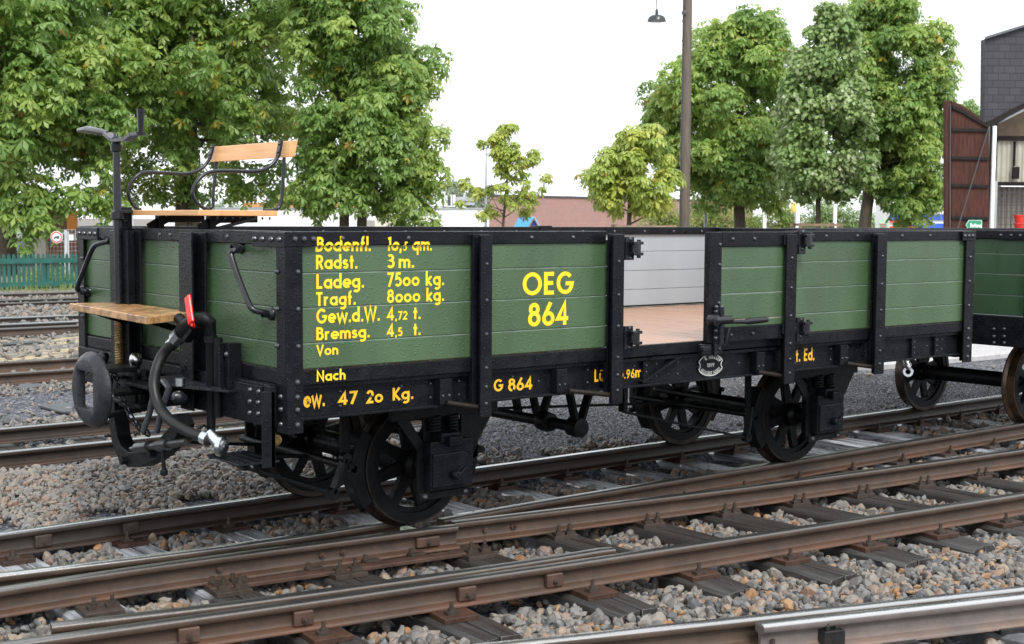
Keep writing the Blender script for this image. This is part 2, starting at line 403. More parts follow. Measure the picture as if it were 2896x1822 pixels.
# ---------------------------------------------------------------- lettering: geometric sans drawn as pen strokes
HW = 0.090
def arc(cx, cy, rx, ry, a0, a1, n=14):
    return [(cx + rx * math.cos(R(a0 + (a1 - a0) * k / n)), cy + ry * math.sin(R(a0 + (a1 - a0) * k / n))) for k in range(n + 1)]
_b, _t, _x = HW, 1 - HW, 0.66 - HW          # centre lines of base, cap and x height
_xm = (_b + _x) / 2; _xr = (_x - _b) / 2
def _bowl(cx=0.33): return arc(cx, _xm, 0.25, _xr, 0, 360, 24)
GL = {
 'B': (0.56, [[(0.08, 0), (0.08, 1)], [(0.08, _t), (0.26, _t)] + arc(0.26, 0.735, 0.18, _t - 0.735, 90, -90) + [(0.08, 0.553)], [(0.16, 0.553), (0.28, 0.553)] + arc(0.28, 0.318, 0.21, 0.235, 90, -90) + [(0.08, _b)]]),
 'R': (0.56, [[(0.08, 0), (0.08, 1)], [(0.08, _t), (0.26, _t)] + arc(0.26, 0.70, 0.20, _t - 0.70, 90, -90) + [(0.08, 0.483)], [(0.26, 0.483), (0.50, 0.0)]]),
 'L': (0.46, [[(0.08, 1), (0.08, _b), (0.44, _b)]]),
 'T': (0.52, [[(0.0, _t), (0.52, _t)], [(0.26, _t), (0.26, 0)]]),
 'G': (0.82, [arc(0.42, 0.5, 0.34, 0.5 - HW, 42, 338, 26) + [(0.76, 0.47), (0.44, 0.47)]]),
 'W': (0.98, [[(0.03, 1), (0.26, 0.04), (0.49, 0.96), (0.72, 0.04), (0.95, 1)]]),
 'V': (0.64, [[(0.03, 1), (0.32, 0.05), (0.61, 1)]]),
 'N': (0.70, [[(0.08, 0), (0.08, 0.95), (0.60, 0.05), (0.60, 1)]]),
 'O': (0.90, [arc(0.45, 0.5, 0.37, 0.5 - HW, 0, 360, 32)]),
 'E': (0.50, [[(0.48, _t), (0.08, _t), (0.08, _b), (0.48, _b)], [(0.08, 0.51), (0.44, 0.51)]]),
 'K': (0.60, [[(0.08, 0), (0.08, 1)], [(0.54, 1), (0.14, 0.50), (0.56, 0)]]),
 'A': (0.70, [[(0.03, 0), (0.35, 0.95), (0.67, 0)], [(0.15, 0.3), (0.55, 0.3)]]),
 'M': (0.86, [[(0.06, 0), (0.16, 0.96), (0.43, 0.10), (0.70, 0.96), (0.80, 0)]]),
 'U': (0.66, [[(0.08, 1)] + arc(0.33, 0.33, 0.25, 0.33 - HW, 180, 360) + [(0.58, 1)]]),
 'S': (0.52, [arc(0.26, 0.735, 0.18, 0.182, 20, 270) + arc(0.26, 0.318, 0.19, 0.235, 90, -160)]),
 'D': (0.70, [[(0.08, _b), (0.08, _t), (0.24, _t)] + arc(0.24, 0.5, 0.37, 0.5 - HW, 90, -90) + [(0.08, _b)]]),
 'H': (0.66, [[(0.08, 0), (0.08, 1)], [(0.58, 0), (0.58, 1)], [(0.08, 0.52), (0.58, 0.52)]]),
 '&': (0.70, [[(0.66, 0.0), (0.16, 0.72)] + arc(0.30, 0.80, 0.15, 0.13, 200, -20) + [(0.10, 0.36)] + arc(0.28, 0.26, 0.2, 0.19, 160, 330) + [(0.62, 0.45)]]),
 'a': (0.62, [_bowl(0.31), [(0.53, 0), (0.53, 0.66)]]),
 'd': (0.62, [_bowl(0.31), [(0.53, 0), (0.53, 1.04)]]),
 'q': (0.62, [_bowl(0.31), [(0.53, -0.30), (0.53, 0.66)]]),
 'g': (0.62, [_bowl(0.31), [(0.53, 0.66), (0.53, -0.02)] + arc(0.31, -0.05, 0.22, 0.18, 0, -140)]),
 'o': (0.64, [_bowl(0.32)]),
 'e': (0.62, [[(0.10, _xm - 0.01), (0.56, _xm - 0.01)] + arc(0.32, _xm, 0.25, _xr, 8, 318, 22)]),
 'c': (0.52, [arc(0.32, _xm, 0.25, _xr, 48, 312, 20)]),
 'n': (0.56, [[(0.08, 0), (0.08, 0.66)], [(0.08, 0.30)] + arc(0.28, 0.36, 0.20, _x - 0.36, 180, 0) + [(0.48, 0)]]),
 'u': (0.56, [[(0.08, 0.66)] + arc(0.28, 0.30, 0.20, 0.30 - _b, 180, 360) + [(0.48, 0.66)], [(0.48, 0.3), (0.48, 0)]]),
 'h': (0.56, [[(0.08, 0), (0.08, 1.04)], [(0.08, 0.30)] + arc(0.28, 0.36, 0.20, _x - 0.36, 180, 0) + [(0.48, 0)]]),
 'm': (0.86, [[(0.08, 0), (0.08, 0.66)], [(0.08, 0.30)] + arc(0.255, 0.38, 0.175, _x - 0.38, 180, 0) + [(0.43, 0)], [(0.43, 0.30)] + arc(0.605, 0.38, 0.175, _x - 0.38, 180, 0) + [(0.78, 0)]]),
 'r': (0.38, [[(0.08, 0), (0.08, 0.66)], [(0.08, 0.32)] + arc(0.27, 0.37, 0.19, _x - 0.37, 180, 70)]),
 's': (0.44, [arc(0.22, 0.465, 0.14, 0.112, 20, 270) + arc(0.22, 0.218, 0.15, 0.135, 90, -160)]),
 't': (0.34, [[(0.17, 0), (0.17, 0.92)], [(0.0, _x), (0.34, _x)]]),
 'f': (0.36, [[(0.15, 0), (0.15, 0.80)] + arc(0.28, 0.80, 0.13, 0.16, 180, 80), [(0.0, _x), (0.32, _x)]]),
 'l': (0.17, [[(0.085, 0), (0.085, 1.04)]]),
 'i': (0.17, [[(0.085, 0), (0.085, 0.66)], [(0.085, 0.78), (0.085, 0.95)]]),
 'k': (0.54, [[(0.08, 0), (0.08, 1.04)], [(0.48, 0.66), (0.14, 0.34), (0.50, 0)]]),
 'w': (0.84, [[(0.03, 0.66), (0.22, 0.04), (0.42, 0.60), (0.62, 0.04), (0.81, 0.66)]]),
 'P': (0.54, [[(0.08, 0), (0.08, 1)], [(0.08, _t), (0.26, _t)] + arc(0.26, 0.70, 0.20, _t - 0.70, 90, -90) + [(0.08, 0.483)]]),
 '.': (0.20, [[(0.10, 0.0), (0.10, 0.18)]]),
 ',': (0.22, [[(0.13, 0.17), (0.06, -0.16)]]),
 '1': (0.34, [[(0.02, 0.86), (0.22, _t), (0.22, 0)]]),
 '2': (0.56, [arc(0.28, 0.70, 0.20, 0.217, 170, -35) + [(0.09, _b), (0.54, _b)]]),
 '3': (0.56, [arc(0.25, 0.735, 0.18, 0.182, 140, -90) + arc(0.25, 0.318, 0.22, 0.235, 90, -145)]),
 '4': (0.60, [[(0.42, 0), (0.42, 0.94), (0.07, 0.28), (0.60, 0.28)]]),
 '5': (0.54, [[(0.48, _t), (0.16, _t), (0.11, 0.56)] + arc(0.25, 0.34, 0.23, 0.257, 118, -140)]),
 '6': (0.58, [[(0.40, 1.0), (0.12, 0.46)] + arc(0.29, 0.31, 0.215, 0.227, 145, -215, 24)]),
 '7': (0.54, [[(0.02, _t), (0.47, _t), (0.16, 0)]]),
 '8': (0.58, [arc(0.29, 0.735, 0.175, 0.182, 0, 360, 22), arc(0.29, 0.318, 0.215, 0.235, 0, 360, 24)]),
 '9': (0.58, [[(0.18, 0.0), (0.46, 0.54)] + arc(0.29, 0.69, 0.215, 0.227, -35, 325, 24)]),
 '0': (0.60, [arc(0.30, 0.5, 0.22, 0.5 - HW, 0, 360, 26)]),
 ' ': (0.34, []), '|': (0.0, []),
}
GL['ü'] = (GL['u'][0], GL['u'][1] + [[(0.16, 0.78), (0.16, 0.93)], [(0.40, 0.78), (0.40, 0.93)]])
GL['Ü'] = (GL['U'][0], GL['U'][1] + [[(0.20, 1.08), (0.20, 1.2)], [(0.46, 1.08), (0.46, 1.2)]])
def ribbon(pl, hw):
    pl = [np.array(p, float) for p in pl]
    q = [pl[0]]
    for p in pl[1:]:
        if np.linalg.norm(p - q[-1]) > 1e-4: q.append(p)
    pl = q
    closed = np.linalg.norm(pl[0] - pl[-1]) < 1e-3
    if closed: pl = pl[:-1]
    n = len(pl); L = []; Q = []
    for k in range(n):
        a = pl[(k - 1) % n] if (closed or k > 0) else None
        b = pl[(k + 1) % n] if (closed or k < n - 1) else None
        d1 = (pl[k] - a) / np.linalg.norm(pl[k] - a) if a is not None else None
        d2 = (b - pl[k]) / np.linalg.norm(b - pl[k]) if b is not None else None
        if d1 is None: d1 = d2
        if d2 is None: d2 = d1
        m = d1 + d2
        nl = np.linalg.norm(m)
        m = m / nl if nl > 1e-6 else d1
        nn = np.array([-m[1], m[0]])
        sc = 1.0 / max(0.45, abs(nn @ np.array([-d1[1], d1[0]])))
        L.append(pl[k] + nn * hw * sc); Q.append(pl[k] - nn * hw * sc)
    out = []
    for k in range(n if closed else n - 1):
        j = (k + 1) % n
        out.append([Q[k], Q[j], L[j], L[k]])
    return out
def glyph_polys(pieces, gap=0.11):
    """pieces: [(text, scale)] -> polygons in cap-height units, and the total width"""
    x = 0.0; out = []; lay = 0
    for txt, sc in pieces:
        for ch in txt:
            wd, st = GL[ch]
            for pl in st:
                for q in ribbon(pl, HW):
                    out.append(([(x + p[0] * sc, p[1] * sc) for p in q], lay)); lay += 1
            x += (wd + gap) * sc
    return out, x - gap
def clip(poly, k, val, keep_above):
    out = []
    n = len(poly)
    for i in range(n):
        a, b = poly[i], poly[(i + 1) % n]
        ia = (a[k] >= val) == keep_above; ib = (b[k] >= val) == keep_above
        if ia: out.append(a)
        if ia != ib:
            t = (val - a[k]) / (b[k] - a[k])
            out.append(tuple(a[i2] + t * (b[i2] - a[i2]) for i2 in range(len(a))))
    return out
def write(mb, pieces, x0, x1, z0, h, place, split=None):
    """letters from x0 to x1 on base line z0, cap height h; place(u, v, layer, above) gives the 3-D point; split = height where the surface steps"""
    if isinstance(pieces, str): pieces = [(pieces, 1)]
    polys, wd = glyph_polys(pieces)
    sx = (x1 - x0) / wd
    for q, lay in polys:
        pq = [(x0 + p[0] * sx, z0 + p[1] * h) for p in q]
        parts = [(pq, False)] if split is None else [(clip(pq, 1, split, True), True), (clip(pq, 1, split, False), False)]
        for pp, above in parts:
            if len(pp) >= 3:
                mb.add([place(u, v, lay, above) for u, v in pp], [tuple(range(len(pp)))])
# ---------------------------------------------------------------- the open goods wagon
XL, XR, YN, YF = -1.09, 4.09, -0.64, 1.70
YC = 0.53
WG = empty('goods_wagon', label='long green open goods wagon with black iron frame, yellow lettering and a wooden brakeman bench', cat='goods wagon')
SEAMS = [0.915, 1.028, 1.182, 1.333, 1.470]
def planks_x(mb, x0, x1, ya, yb, seams=SEAMS, g=0.0012):
    for k in range(len(seams) - 1):
        mb.box(x0, x1, ya, yb, seams[k] + g, seams[k + 1] - g)
def planks_y(mb, y0, y1, xa, xb, seams=SEAMS, g=0.0012):
    for k in range(len(seams) - 1):
        mb.box(xa, xb, y0, y1, seams[k] + g, seams[k + 1] - g)
PF = -0.612        # outer face of the planks on the near side
# side walls
def seam_x(parent, x0, x1, y, seams=SEAMS):  # thin strips along the plank joints, edge highlight put into their colour
    o = MB()
    for z in seams[1:-1]: o.box(x0, x1, y + 0.0006, y + 0.004, z - 0.0034, z + 0.0004)
    o.build('seam_highlight', 'seam', parent)
def seam_y(parent, y0, y1, x, seams=SEAMS):
    o = MB()
    for z in seams[1:-1]: o.box(x + 0.0006, x + 0.004, y0, y1, z - 0.0030, z + 0.0002)
    o.build('seam_highlight', 'seam', parent)
o = MB(); planks_x(o, -1.07, 0.80, PF, PF + 0.022); p_ = o.build('side_wall', 'green', WG, 0.0035); seam_x(p_, -1.0, 0.79, PF)
o = MB(); planks_x(o, 2.215, 4.07, PF, PF + 0.022); p_ = o.build('side_wall', 'green', WG, 0.0035); seam_x(p_, 2.25, 4.0, PF)
o = MB(); planks_x(o, -1.07, 4.07, 1.65, 1.672); far = o.build('side_wall', 'green', WG, 0.0035)
o = MB(); planks_x(o, -1.03, 4.03, 1.622, 1.646, [0.93, 1.05, 1.192, 1.335, 1.47], 0.0015)
for z in (1.085, 1.23):
    o.tube([(1.66, 1.617, z - 0.03), (1.66, 1.612, z), (1.66, 1.617, z + 0.03)], 0.006, 6)
o.build('inner_lining', 'grey', far, 0.001)
for (xa, xb) in ((-1.03, 0.805), (2.21, 4.03)):
    o = MB(); planks_x(o, xa, xb, PF + 0.026, PF + 0.05, [0.93, 1.05, 1.192, 1.335, 1.47], 0.0015); o.build('inner_lining', 'grey', WG, 0.001)
# end walls
o = MB(); planks_y(o, -0.60, 1.66, -1.066, -1.044); e1 = o.build('end_wall', 'green', WG, 0.0035); seam_y(e1, -0.55, 1.6, -1.066)
o = MB(); planks_y(o, -0.60, 1.60, -1.040, -1.018, [0.93, 1.05, 1.192, 1.335, 1.47], 0.0015); o.build('inner_lining', 'grey', e1, 0.001)
o = MB(); planks_y(o, -0.60, 1.66, 4.044, 4.066); e2 = o.build('end_wall', 'green', WG, 0.0035)
o = MB(); planks_y(o, -0.60, 1.60, 4.018, 4.040, [0.93, 1.05, 1.192, 1.335, 1.47], 0.0015); o.build('inner_lining', 'grey', e2, 0.001)
# floor: planks laid across
o = MB(); n = 42
for k in range(n):
    a = -1.03 + 5.06 * k / n
    o.box(a + 0.003, a + 5.06 / n - 0.003, -0.60, 1.60, 0.885, 0.9145 + 0.003 * ((k * 7) % 3) * 0.3)
o.build('floor', 'deck', WG, 0.004)
# capping irons
o = MB()
o.box(-1.082, 0.775, -0.623, -0.555, 1.452, 1.513)
for x in (-0.80, -0.45, 0.28, 0.55): o.dome((x, -0.623, 1.482), (0, -1, 0), 0.012, 0.008)
o.build('capping_iron', 'black', WG, 0.004)
o = MB(); o.box(2.255, 4.082, -0.623, -0.555, 1.452, 1.513)
for x in (2.55, 2.85, 3.3, 3.6): o.dome((x, -0.623, 1.482), (0, -1, 0), 0.012, 0.008)
o.build('capping_iron', 'black', WG, 0.004)
o = MB(); o.box(-1.082, 4.082, 1.60, 1.692, 1.462, 1.518)
for x in np.arange(-0.8, 4.0, 0.31): o.dome((x, 1.60, 1.485), (0, -1, 0), 0.012, 0.008)
o.box(2.20, 2.31, 1.592, 1.694, 1.45, 1.526)
o.build('capping_iron', 'black', WG, 0.004)
for xa, xb in ((-1.088, -1.01), (4.01, 4.088)):
    o = MB(); o.box(xa, xb, -0.553, 1.598, 1.455, 1.514)
    if xa < 0:
        for y in (0.62, 0.5, -0.1): o.dome((xa, y, 1.484), (-1, 0, 0), 0.012, 0.008)
    o.build('capping_iron', 'black', WG, 0.004)
# black side sills (lowest board)
o = MB(); o.box(-1.08, 0.80, -0.622, -0.57, 0.846, 0.9125); o.build('side_sill', 'black', WG, 0.004)
o = MB(); o.box(0.885, 2.205, -0.622, -0.57, 0.852, 0.9135); o.build('side_sill', 'black', WG, 0.004)
o = MB(); o.box(2.262, 4.08, -0.622, -0.57, 0.846, 0.9125); o.build('side_sill', 'black', WG, 0.004)
o = MB(); o.box(-1.08, 4.08, 1.63, 1.69, 0.846, 0.9125); o.build('side_sill', 'black', WG, 0.004)
o = MB(); o.box(-1.086, -1.05, -0.55, 1.58, 0.852, 0.9125); o.build('end_sill', 'black', WG, 0.004)
o = MB(); o.box(4.05, 4.086, -0.55, 1.58, 0.852, 0.9125); o.build('end_sill', 'black', WG, 0.004)
# sole bars (steel channels), rivets and brackets
def sole_bar(y, s):
    o = MB()
    o.box(-1.045, 4.045, min(y, y - s * 0.012), max(y, y - s * 0.012), 0.69, 0.845)
    o.box(-1.045, 4.045, min(y, y + s * 0.035), max(y, y + s * 0.035), 0.690, 0.702)
    o.box(-1.045, 4.045, min(y, y + s * 0.030), max(y, y + s * 0.030), 0.826, 0.845)
    if s < 0:
        for x in np.arange(-0.95, 4.0, 0.165):
            for z in (0.735, 0.80) if (int(x * 10) % 3) else (0.765,):
                o.dome((x, y, z), (0, -1, 0), 0.008, 0.006, 6)
        for x in (-0.24, 0.48, 1.98, 2.74):
            o.box(x - 0.035, x + 0.035, y - 0.055, y - 0.0005, 0.704, 0.824)
            o.dome((x - 0.018, y - 0.055, 0.745), (0, -1, 0), 0.008); o.dome((x + 0.018, y - 0.055, 0.745), (0, -1, 0), 0.008)
        for x in (1.10, 2.0, 3.5, 3.75):
            o.box(x - 0.022, x + 0.022, y - 0.022, y - 0.0005, 0.704, 0.824)
            for z in (0.73, 0.765, 0.80): o.dome((x, y - 0.022, z), (0, -1, 0), 0.007, 0.005, 6)
        o.bar((1.06, y - 0.012, 0.712), (1.36, y - 0.012, 0.84), 0.014, 0.05, (0, -1, 0))
    return o.build('sole_bar', 'black', WG, 0.002)
SY = -0.575
SB = sole_bar(SY, -1); sole_bar(1.635, 1)
# support brackets under the posts
for xa, xb in ((-0.24, -0.03), (0.52, 0.80), (1.95, 2.19), (2.76, 3.02)):
    o = MB(); o.tube([(xa, SY - 0.06, 0.712), (xb, -0.675, 0.672)], 0.0125, 8); o.build('post_bracket', 'rod', WG, 0, 50)
# corner angle irons and corner plates
def corner(x, y, sx, sy, wx=0.08, wy=0.09):
    o = MB()
    o.box(min(x, x - sx * wx), max(x, x - sx * wx), min(y, y - sy * 0.010), max(y, y - sy * 0.010), 0.641, 1.4515)
    o.box(min(x, x - sx * 0.010), max(x, x - sx * 0.010), min(y - sy * 0.0102, y - sy * wy), max(y - sy * 0.0102, y - sy * wy), 0.641, 1.4515)
    # plate round the top corner
    o.box(min(x + sx * 0.004, x - sx * 0.15), max(x + sx * 0.004, x - sx * 0.15), min(y + sy * 0.003, y - sy * 0.0045), max(y + sy * 0.003, y - sy * 0.0045), 1.448, 1.512)
    o.box(min(x + sx * 0.0045, x - sx * 0.004), max(x + sx * 0.0045, x - sx * 0.004), min(y - sy * 0.0046, y - sy * 0.30), max(y - sy * 0.0046, y - sy * 0.30), 1.444, 1.510)
    for dx in (0.04, 0.085, 0.13): o.dome((x - sx * dx, y + sy * 0.003, 1.48), (0, sy, 0), 0.014, 0.012)
    for dy in (0.05, 0.12, 0.2, 0.27): o.dome((x + sx * 0.0045, y - sy * dy, 1.478), (sx, 0, 0), 0.014, 0.012)
    for z in (0.68, 0.745, 0.80, 0.865): o.dome((x - sx * 0.05, y, z), (0, sy, 0), 0.0135, 0.011)
    for z in (0.68, 0.745, 0.80): o.dome((x - sx * 0.012 * 0 - sx * 0.0, y - sy * 0.055, z), (sx, 0, 0), 0.0135, 0.011)
    for z in (1.02, 1.18, 1.34): o.dome((x - sx * 0.055, y, z), (0, sy, 0), 0.012, 0.010)
    for z in (1.02, 1.18, 1.34): o.dome((x, y - sy * 0.078, z), (sx, 0, 0), 0.012, 0.016)
    o.build('corner_post', 'black', WG, 0.003)
corner(XL, YN, -1, -1); corner(XR, YN, 1, -1, 0.10); corner(XL, YF, -1, 1); corner(XR, YF, 1, 1)
# stanchions on the sides
def stanchion(xc, y, s, z0=0.636, z1=1.50, wd=0.112, proud=0.055, fr=None):
    o = MB()
    yy = lambda a, b: (min(y + s * a, y + s * b), max(y + s * a, y + s * b))
    a, b = yy(0, 0.012); o.box(xc - wd / 2, xc + wd / 2, a, b, z0 + 0.05, z1)
    f0, f1 = fr if fr else (xc - 0.03, xc + 0.035)
    xm = (f0 + f1) / 2
    a, b = yy(0.0122, proud); o.box(xm - 0.008, xm + 0.008, a, b, z0, z1 - 0.012)
    a, b = yy(proud + 0.0002, proud + 0.012); o.box(f0, f1, a, b, z0, z1 - 0.004)
    a, b = yy(-0.02, 0.0); o.box(xc - wd / 2, xc + wd / 2 - 0.012, a, b, z0 + 0.055, 0.84)
    for z in (0.70, 0.78, 0.87, 1.03, 1.19, 1.36): o.dome((xm, y + s * (proud + 0.012), z), (0, s, 0), 0.010, 0.008)
    return o.build('stanchion', 'black', WG, 0.0025)
FX = lambda a, b: (ON(a, 900, 1, -0.697)[0], ON(b, 900, 1, -0.697)[0])
stanchion(-0.045, -0.630, -1, wd=0.10, fr=FX(1360, 1392)); stanchion(3.035, -0.630, -1, wd=0.10, fr=FX(2478, 2504))
stanchion(0.825, -0.630, -1, 0.629, wd=0.10, fr=FX(1733, 1764)); stanchion(2.215, -0.630, -1, 0.636, wd=0.09, fr=FX(2222, 2251))
for x in (-0.035, 0.83, 2.215, 3.045):
    stanchion(x, 1.693, 1)
# end stanchions
def end_post(y0, y1, z0, z1, x=-1.088, d=0.055):
    o = MB(); o.box(x - 0.012, x, y0, y1, z0, z1); o.box(x - d, x - 0.0122, y1 - 0.035, y1 - 0.02, z0, z1); o.box(x - d - 0.01, x - d - 0.0002, y0 + 0.03, y1, z0, z1)
    return o.build('end_stanchion', 'black', WG, 0.0025)
end_post(0.105, 0.273, 0.66, 1.50)
end_post(0.835, 0.935, 0.66, 1.50)
o = MB(); o.box(-1.15, -1.09, 0.945, 1.0, 0.70, 1.62); o.box(-1.15, -1.09, 1.03, 1.10, 0.70, 1.50); o.build('end_stanchion', 'black', WG, 0.003)
o = MB(); o.box(4.088, 4.14, 0.1, 0.25, 0.66, 1.5); o.build('end_stanchion', 'black', WG, 0.003)
# ------- door: one leaf stands closed, hinges of the missing leaf stay on the other post
D = MB()
DX0, DX1, DY = 1.498, 2.232, -0.668
D.box(DX0 + 0.105, DX1 - 0.075, DY + 0.012, DY + 0.03, 0.985, 1.105); D.v, D.f = [], []
for a, b in ((0.980, 1.020), (1.022, 1.166), (1.168, 1.310), (1.312, 1.43)):
    D.box(DX0 + 0.09, DX1 - 0.06, DY + 0.010, DY + 0.034, a + 0.0015, b - 0.0015)
door = D.build('door', 'green', WG, 0.0035); seam_x(door, DX0 + 0.1, DX1 - 0.07, DY + 0.010, [0.98, 1.021, 1.167, 1.311, 1.43])
o = MB()
o.box(DX0, DX0 + 0.098, DY, DY + 0.04, 0.902, 1.508)
o.box(DX1 - 0.068, DX1, DY, DY + 0.04, 0.902, 1.508)
o.box(DX0 + 0.0985, DX1 - 0.0685, DY - 0.001, DY + 0.04, 1.428, 1.509)
o.box(DX0 + 0.0985, DX1 - 0.0685, DY - 0.001, DY + 0.04, 0.900, 0.982)
for z in (0.96, 1.12, 1.33, 1.44): o.dome((DX0 + 0.08, DY, z), (0, -1, 0), 0.012, 0.010)
for z in (1.10, 1.24, 1.36): o.dome((DX1 - 0.03, DY, z), (0, -1, 0), 0.012, 0.010)
for x in (1.68, 1.86): o.dome((x, DY - 0.001, 1.47), (0, -1, 0), 0.012, 0.010); o.dome((x, DY - 0.001, 0.94), (0, -1, 0), 0.012, 0.010)
o.build('door_frame', 'black', door, 0.003)
# latch and lever
o = MB()
o.box(DX0 + 0.03, DX0 + 0.10, DY - 0.012, DY - 0.0005, 0.90, 1.10)
o.lathe((DX0 + 0.005, DY - 0.04, 1.03), (0, -1, 0), [(0.001, -0.03), (0.034, -0.03), (0.036, 0.0), (0.030, 0.018), (0.001, 0.022)], 14, False)
o.tube([(DX0 + 0.0, DY - 0.042, 1.03), (DX0 + 0.13, DY - 0.042, 1.03)], 0.024, 10)
o.tube([(DX0 + 0.06, DY - 0.04, 0.90), (DX0 + 0.06, DY - 0.04, 1.10)], 0.014, 8)
for z in (0.93, 0.97, 1.075, 1.10): o.dome((DX0 + 0.045, DY - 0.012, z), (0, -1, 0), 0.013, 0.014); o.dome((DX0 + 0.085, DY - 0.012, z), (0, -1, 0), 0.013, 0.014)
o.tube([(DX0 + 0.12, DY - 0.05, 0.985), (DX0 + 0.10, DY - 0.03, 0.89)], 0.014, 8)
o.build('latch', 'handle', door, 0.0, 40)
o = MB(); p0 = np.array((DX0 + 0.12, DY - 0.05, 1.02)); o.tube([p0, p0 + (0.11, -0.005, -0.006), p0 + (0.14, -0.006, -0.004), p0 + (0.29, -0.008, 0.0)], [0.012, 0.012, 0.019, 0.017], 10)
o.build('door_lever', 'handle', door, 0.0, 40)
# hold-down hook on the sill below the latch
o = MB(); o.box(DX0 - 0.04, DX0 + 0.12, -0.664, -0.629, 0.842, 0.898); o.box(DX0 - 0.06, DX0 - 0.0, -0.69, -0.665, 0.862, 0.888); o.tube([(DX0 + 0.05, -0.675, 0.83), (DX0 + 0.05, -0.675, 0.90)], 0.013, 8)
for x in (0.01, 0.09): o.dome((DX0 + x, -0.664, 0.868), (0, -1, 0), 0.012, 0.012)
o.build('sill_catch', 'handle', WG, 0.003)
def hinge(x, z, y, strap):
    o = MB()
    o.box(x - 0.01, x + 0.05, y - 0.014, y, z - 0.08 if strap else z - 0.06, z + 0.06)
    for dz in (0.028, -0.028):
        o.box(x + 0.010, x + 0.078, y - 0.055, y - 0.0142, z + dz - 0.008, z + dz + 0.008)
    o.tube([(x + 0.062, y - 0.035, z - 0.05), (x + 0.062, y - 0.035, z + 0.046)], 0.011, 10)
    o.tube([(x + 0.035, y - 0.035, z - 0.030), (x + 0.035, y - 0.035, z + 0.030)], 0.024, 10)
    o.dome((x + 0.02, y - 0.014, z + 0.048), (0, -1, 0), 0.011, 0.01); o.dome((x + 0.02, y - 0.014, z - 0.05), (0, -1, 0), 0.011, 0.01)
    if strap:
        o.box(x - 0.135, x - 0.0105, y - 0.013, y - 0.001, z - 0.028, z + 0.028)
        for dx in (0.11, 0.07, 0.035): o.dome((x - dx, y - 0.013, z), (0, -1, 0), 0.012, 0.010)
    return o.build('hinge', 'handle', WG, 0.002)
hinge(0.875, 1.425, -0.66, False); hinge(0.875, 0.965, -0.66, False)
hinge(2.235, 1.46, -0.672, True); hinge(2.235, 0.955, -0.672, True)

# ------- painted lettering
def sx_(px): return None
def LX(cx, cy, y=PF):       # from the enlarged view used for measuring
    return ON(800 + cx / 2.164, 600 + cy / 2.164, 1, y)
RAILY, SILLY = -0.623, -0.622
def pl_plank(u, v, lay, above):
    return (u, (RAILY if above else PF) - 0.0010 - 0.000025 * (lay % 60), v)
def pl_sill(u, v, lay, above):
    return (u, SILLY - 0.0010 - 0.000025 * (lay % 60), v)
def pl_sole(u, v, lay, above):
    return (u, SY - 0.0010 - 0.000025 * (lay % 60), v)
T = MB()
XA = LX(203, 300)[0]
def line(pieces, x0, x1, base, top, split=None, mb=T, y=PF, pl=pl_plank):
    a = LX(x0, base, y); b = LX(x1, base, y); t = LX(x0, top, y)
    h = t[2] - a[2]
    # base line stays level along the wagon
    write(mb, pieces, a[0], b[0], a[2], h, pl, split)
line('Bodenfl.', 200, 537, 243, 152, 1.452); line([('1o,', 1), ('5', .66), (' qm.', 1)], 634, 910, 239, 152, 1.452)
line('Radst.', 203, 455, 351, 262); line([('3', 1), (' ', .4), ('m.', 1)], 637, 803, 344, 258)
line('Ladeg.', 205, 495, 471, 380); line('75oo kg.', 637, 985, 458, 370)
line('Tragf.', 203, 445, 576, 490); line('8ooo kg.', 637, 985, 557, 474)
line('Gew.d.W.', 205, 592, 684, 592); line([('4', 1), (',72', .68), (' t.', 1)], 637, 842, 664, 585)
line('Bremsg.', 205, 530, 785, 706); line([('4', 1), (',5', .7), ('  t.', 1)], 637, 842, 764, 686)
line('Von', 207, 337, 880, 814)
line('OEG', 1467, 1775, 512, 370); line('864', 1500, 1745, 702, 558)
T.build('lettering', 'yellow', WG)
T = MB(); line('Nach', 207, 382, 1038, 972, None, T, SILLY, pl_sill); T.build('lettering', 'yellow', WG)
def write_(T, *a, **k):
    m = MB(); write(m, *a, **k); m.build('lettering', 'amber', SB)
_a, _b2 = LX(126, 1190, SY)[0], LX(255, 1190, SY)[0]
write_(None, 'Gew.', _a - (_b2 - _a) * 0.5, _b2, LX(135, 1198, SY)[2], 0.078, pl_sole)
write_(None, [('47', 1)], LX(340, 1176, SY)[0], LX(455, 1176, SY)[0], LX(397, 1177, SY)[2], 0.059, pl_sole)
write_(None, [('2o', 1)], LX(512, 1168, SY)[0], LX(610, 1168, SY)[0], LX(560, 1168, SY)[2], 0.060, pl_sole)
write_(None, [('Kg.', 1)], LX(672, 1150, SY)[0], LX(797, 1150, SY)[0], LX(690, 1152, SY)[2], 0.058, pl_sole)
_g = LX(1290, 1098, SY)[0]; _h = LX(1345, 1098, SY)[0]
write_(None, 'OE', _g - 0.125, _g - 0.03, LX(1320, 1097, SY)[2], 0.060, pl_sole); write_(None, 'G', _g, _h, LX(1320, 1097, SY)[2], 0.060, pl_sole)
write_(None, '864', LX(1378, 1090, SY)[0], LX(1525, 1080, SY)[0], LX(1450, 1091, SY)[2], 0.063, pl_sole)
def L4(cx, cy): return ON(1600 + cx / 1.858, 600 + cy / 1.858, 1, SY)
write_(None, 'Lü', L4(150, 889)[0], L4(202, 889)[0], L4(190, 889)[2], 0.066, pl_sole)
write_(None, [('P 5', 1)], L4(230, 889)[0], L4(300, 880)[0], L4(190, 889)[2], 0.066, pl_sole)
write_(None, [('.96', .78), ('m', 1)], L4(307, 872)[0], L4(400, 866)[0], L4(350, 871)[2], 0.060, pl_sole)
write_(None, 't. Ed.', L4(1208, 778)[0], L4(1305, 778)[0], L4(1260, 782)[2], 0.075, pl_sole)
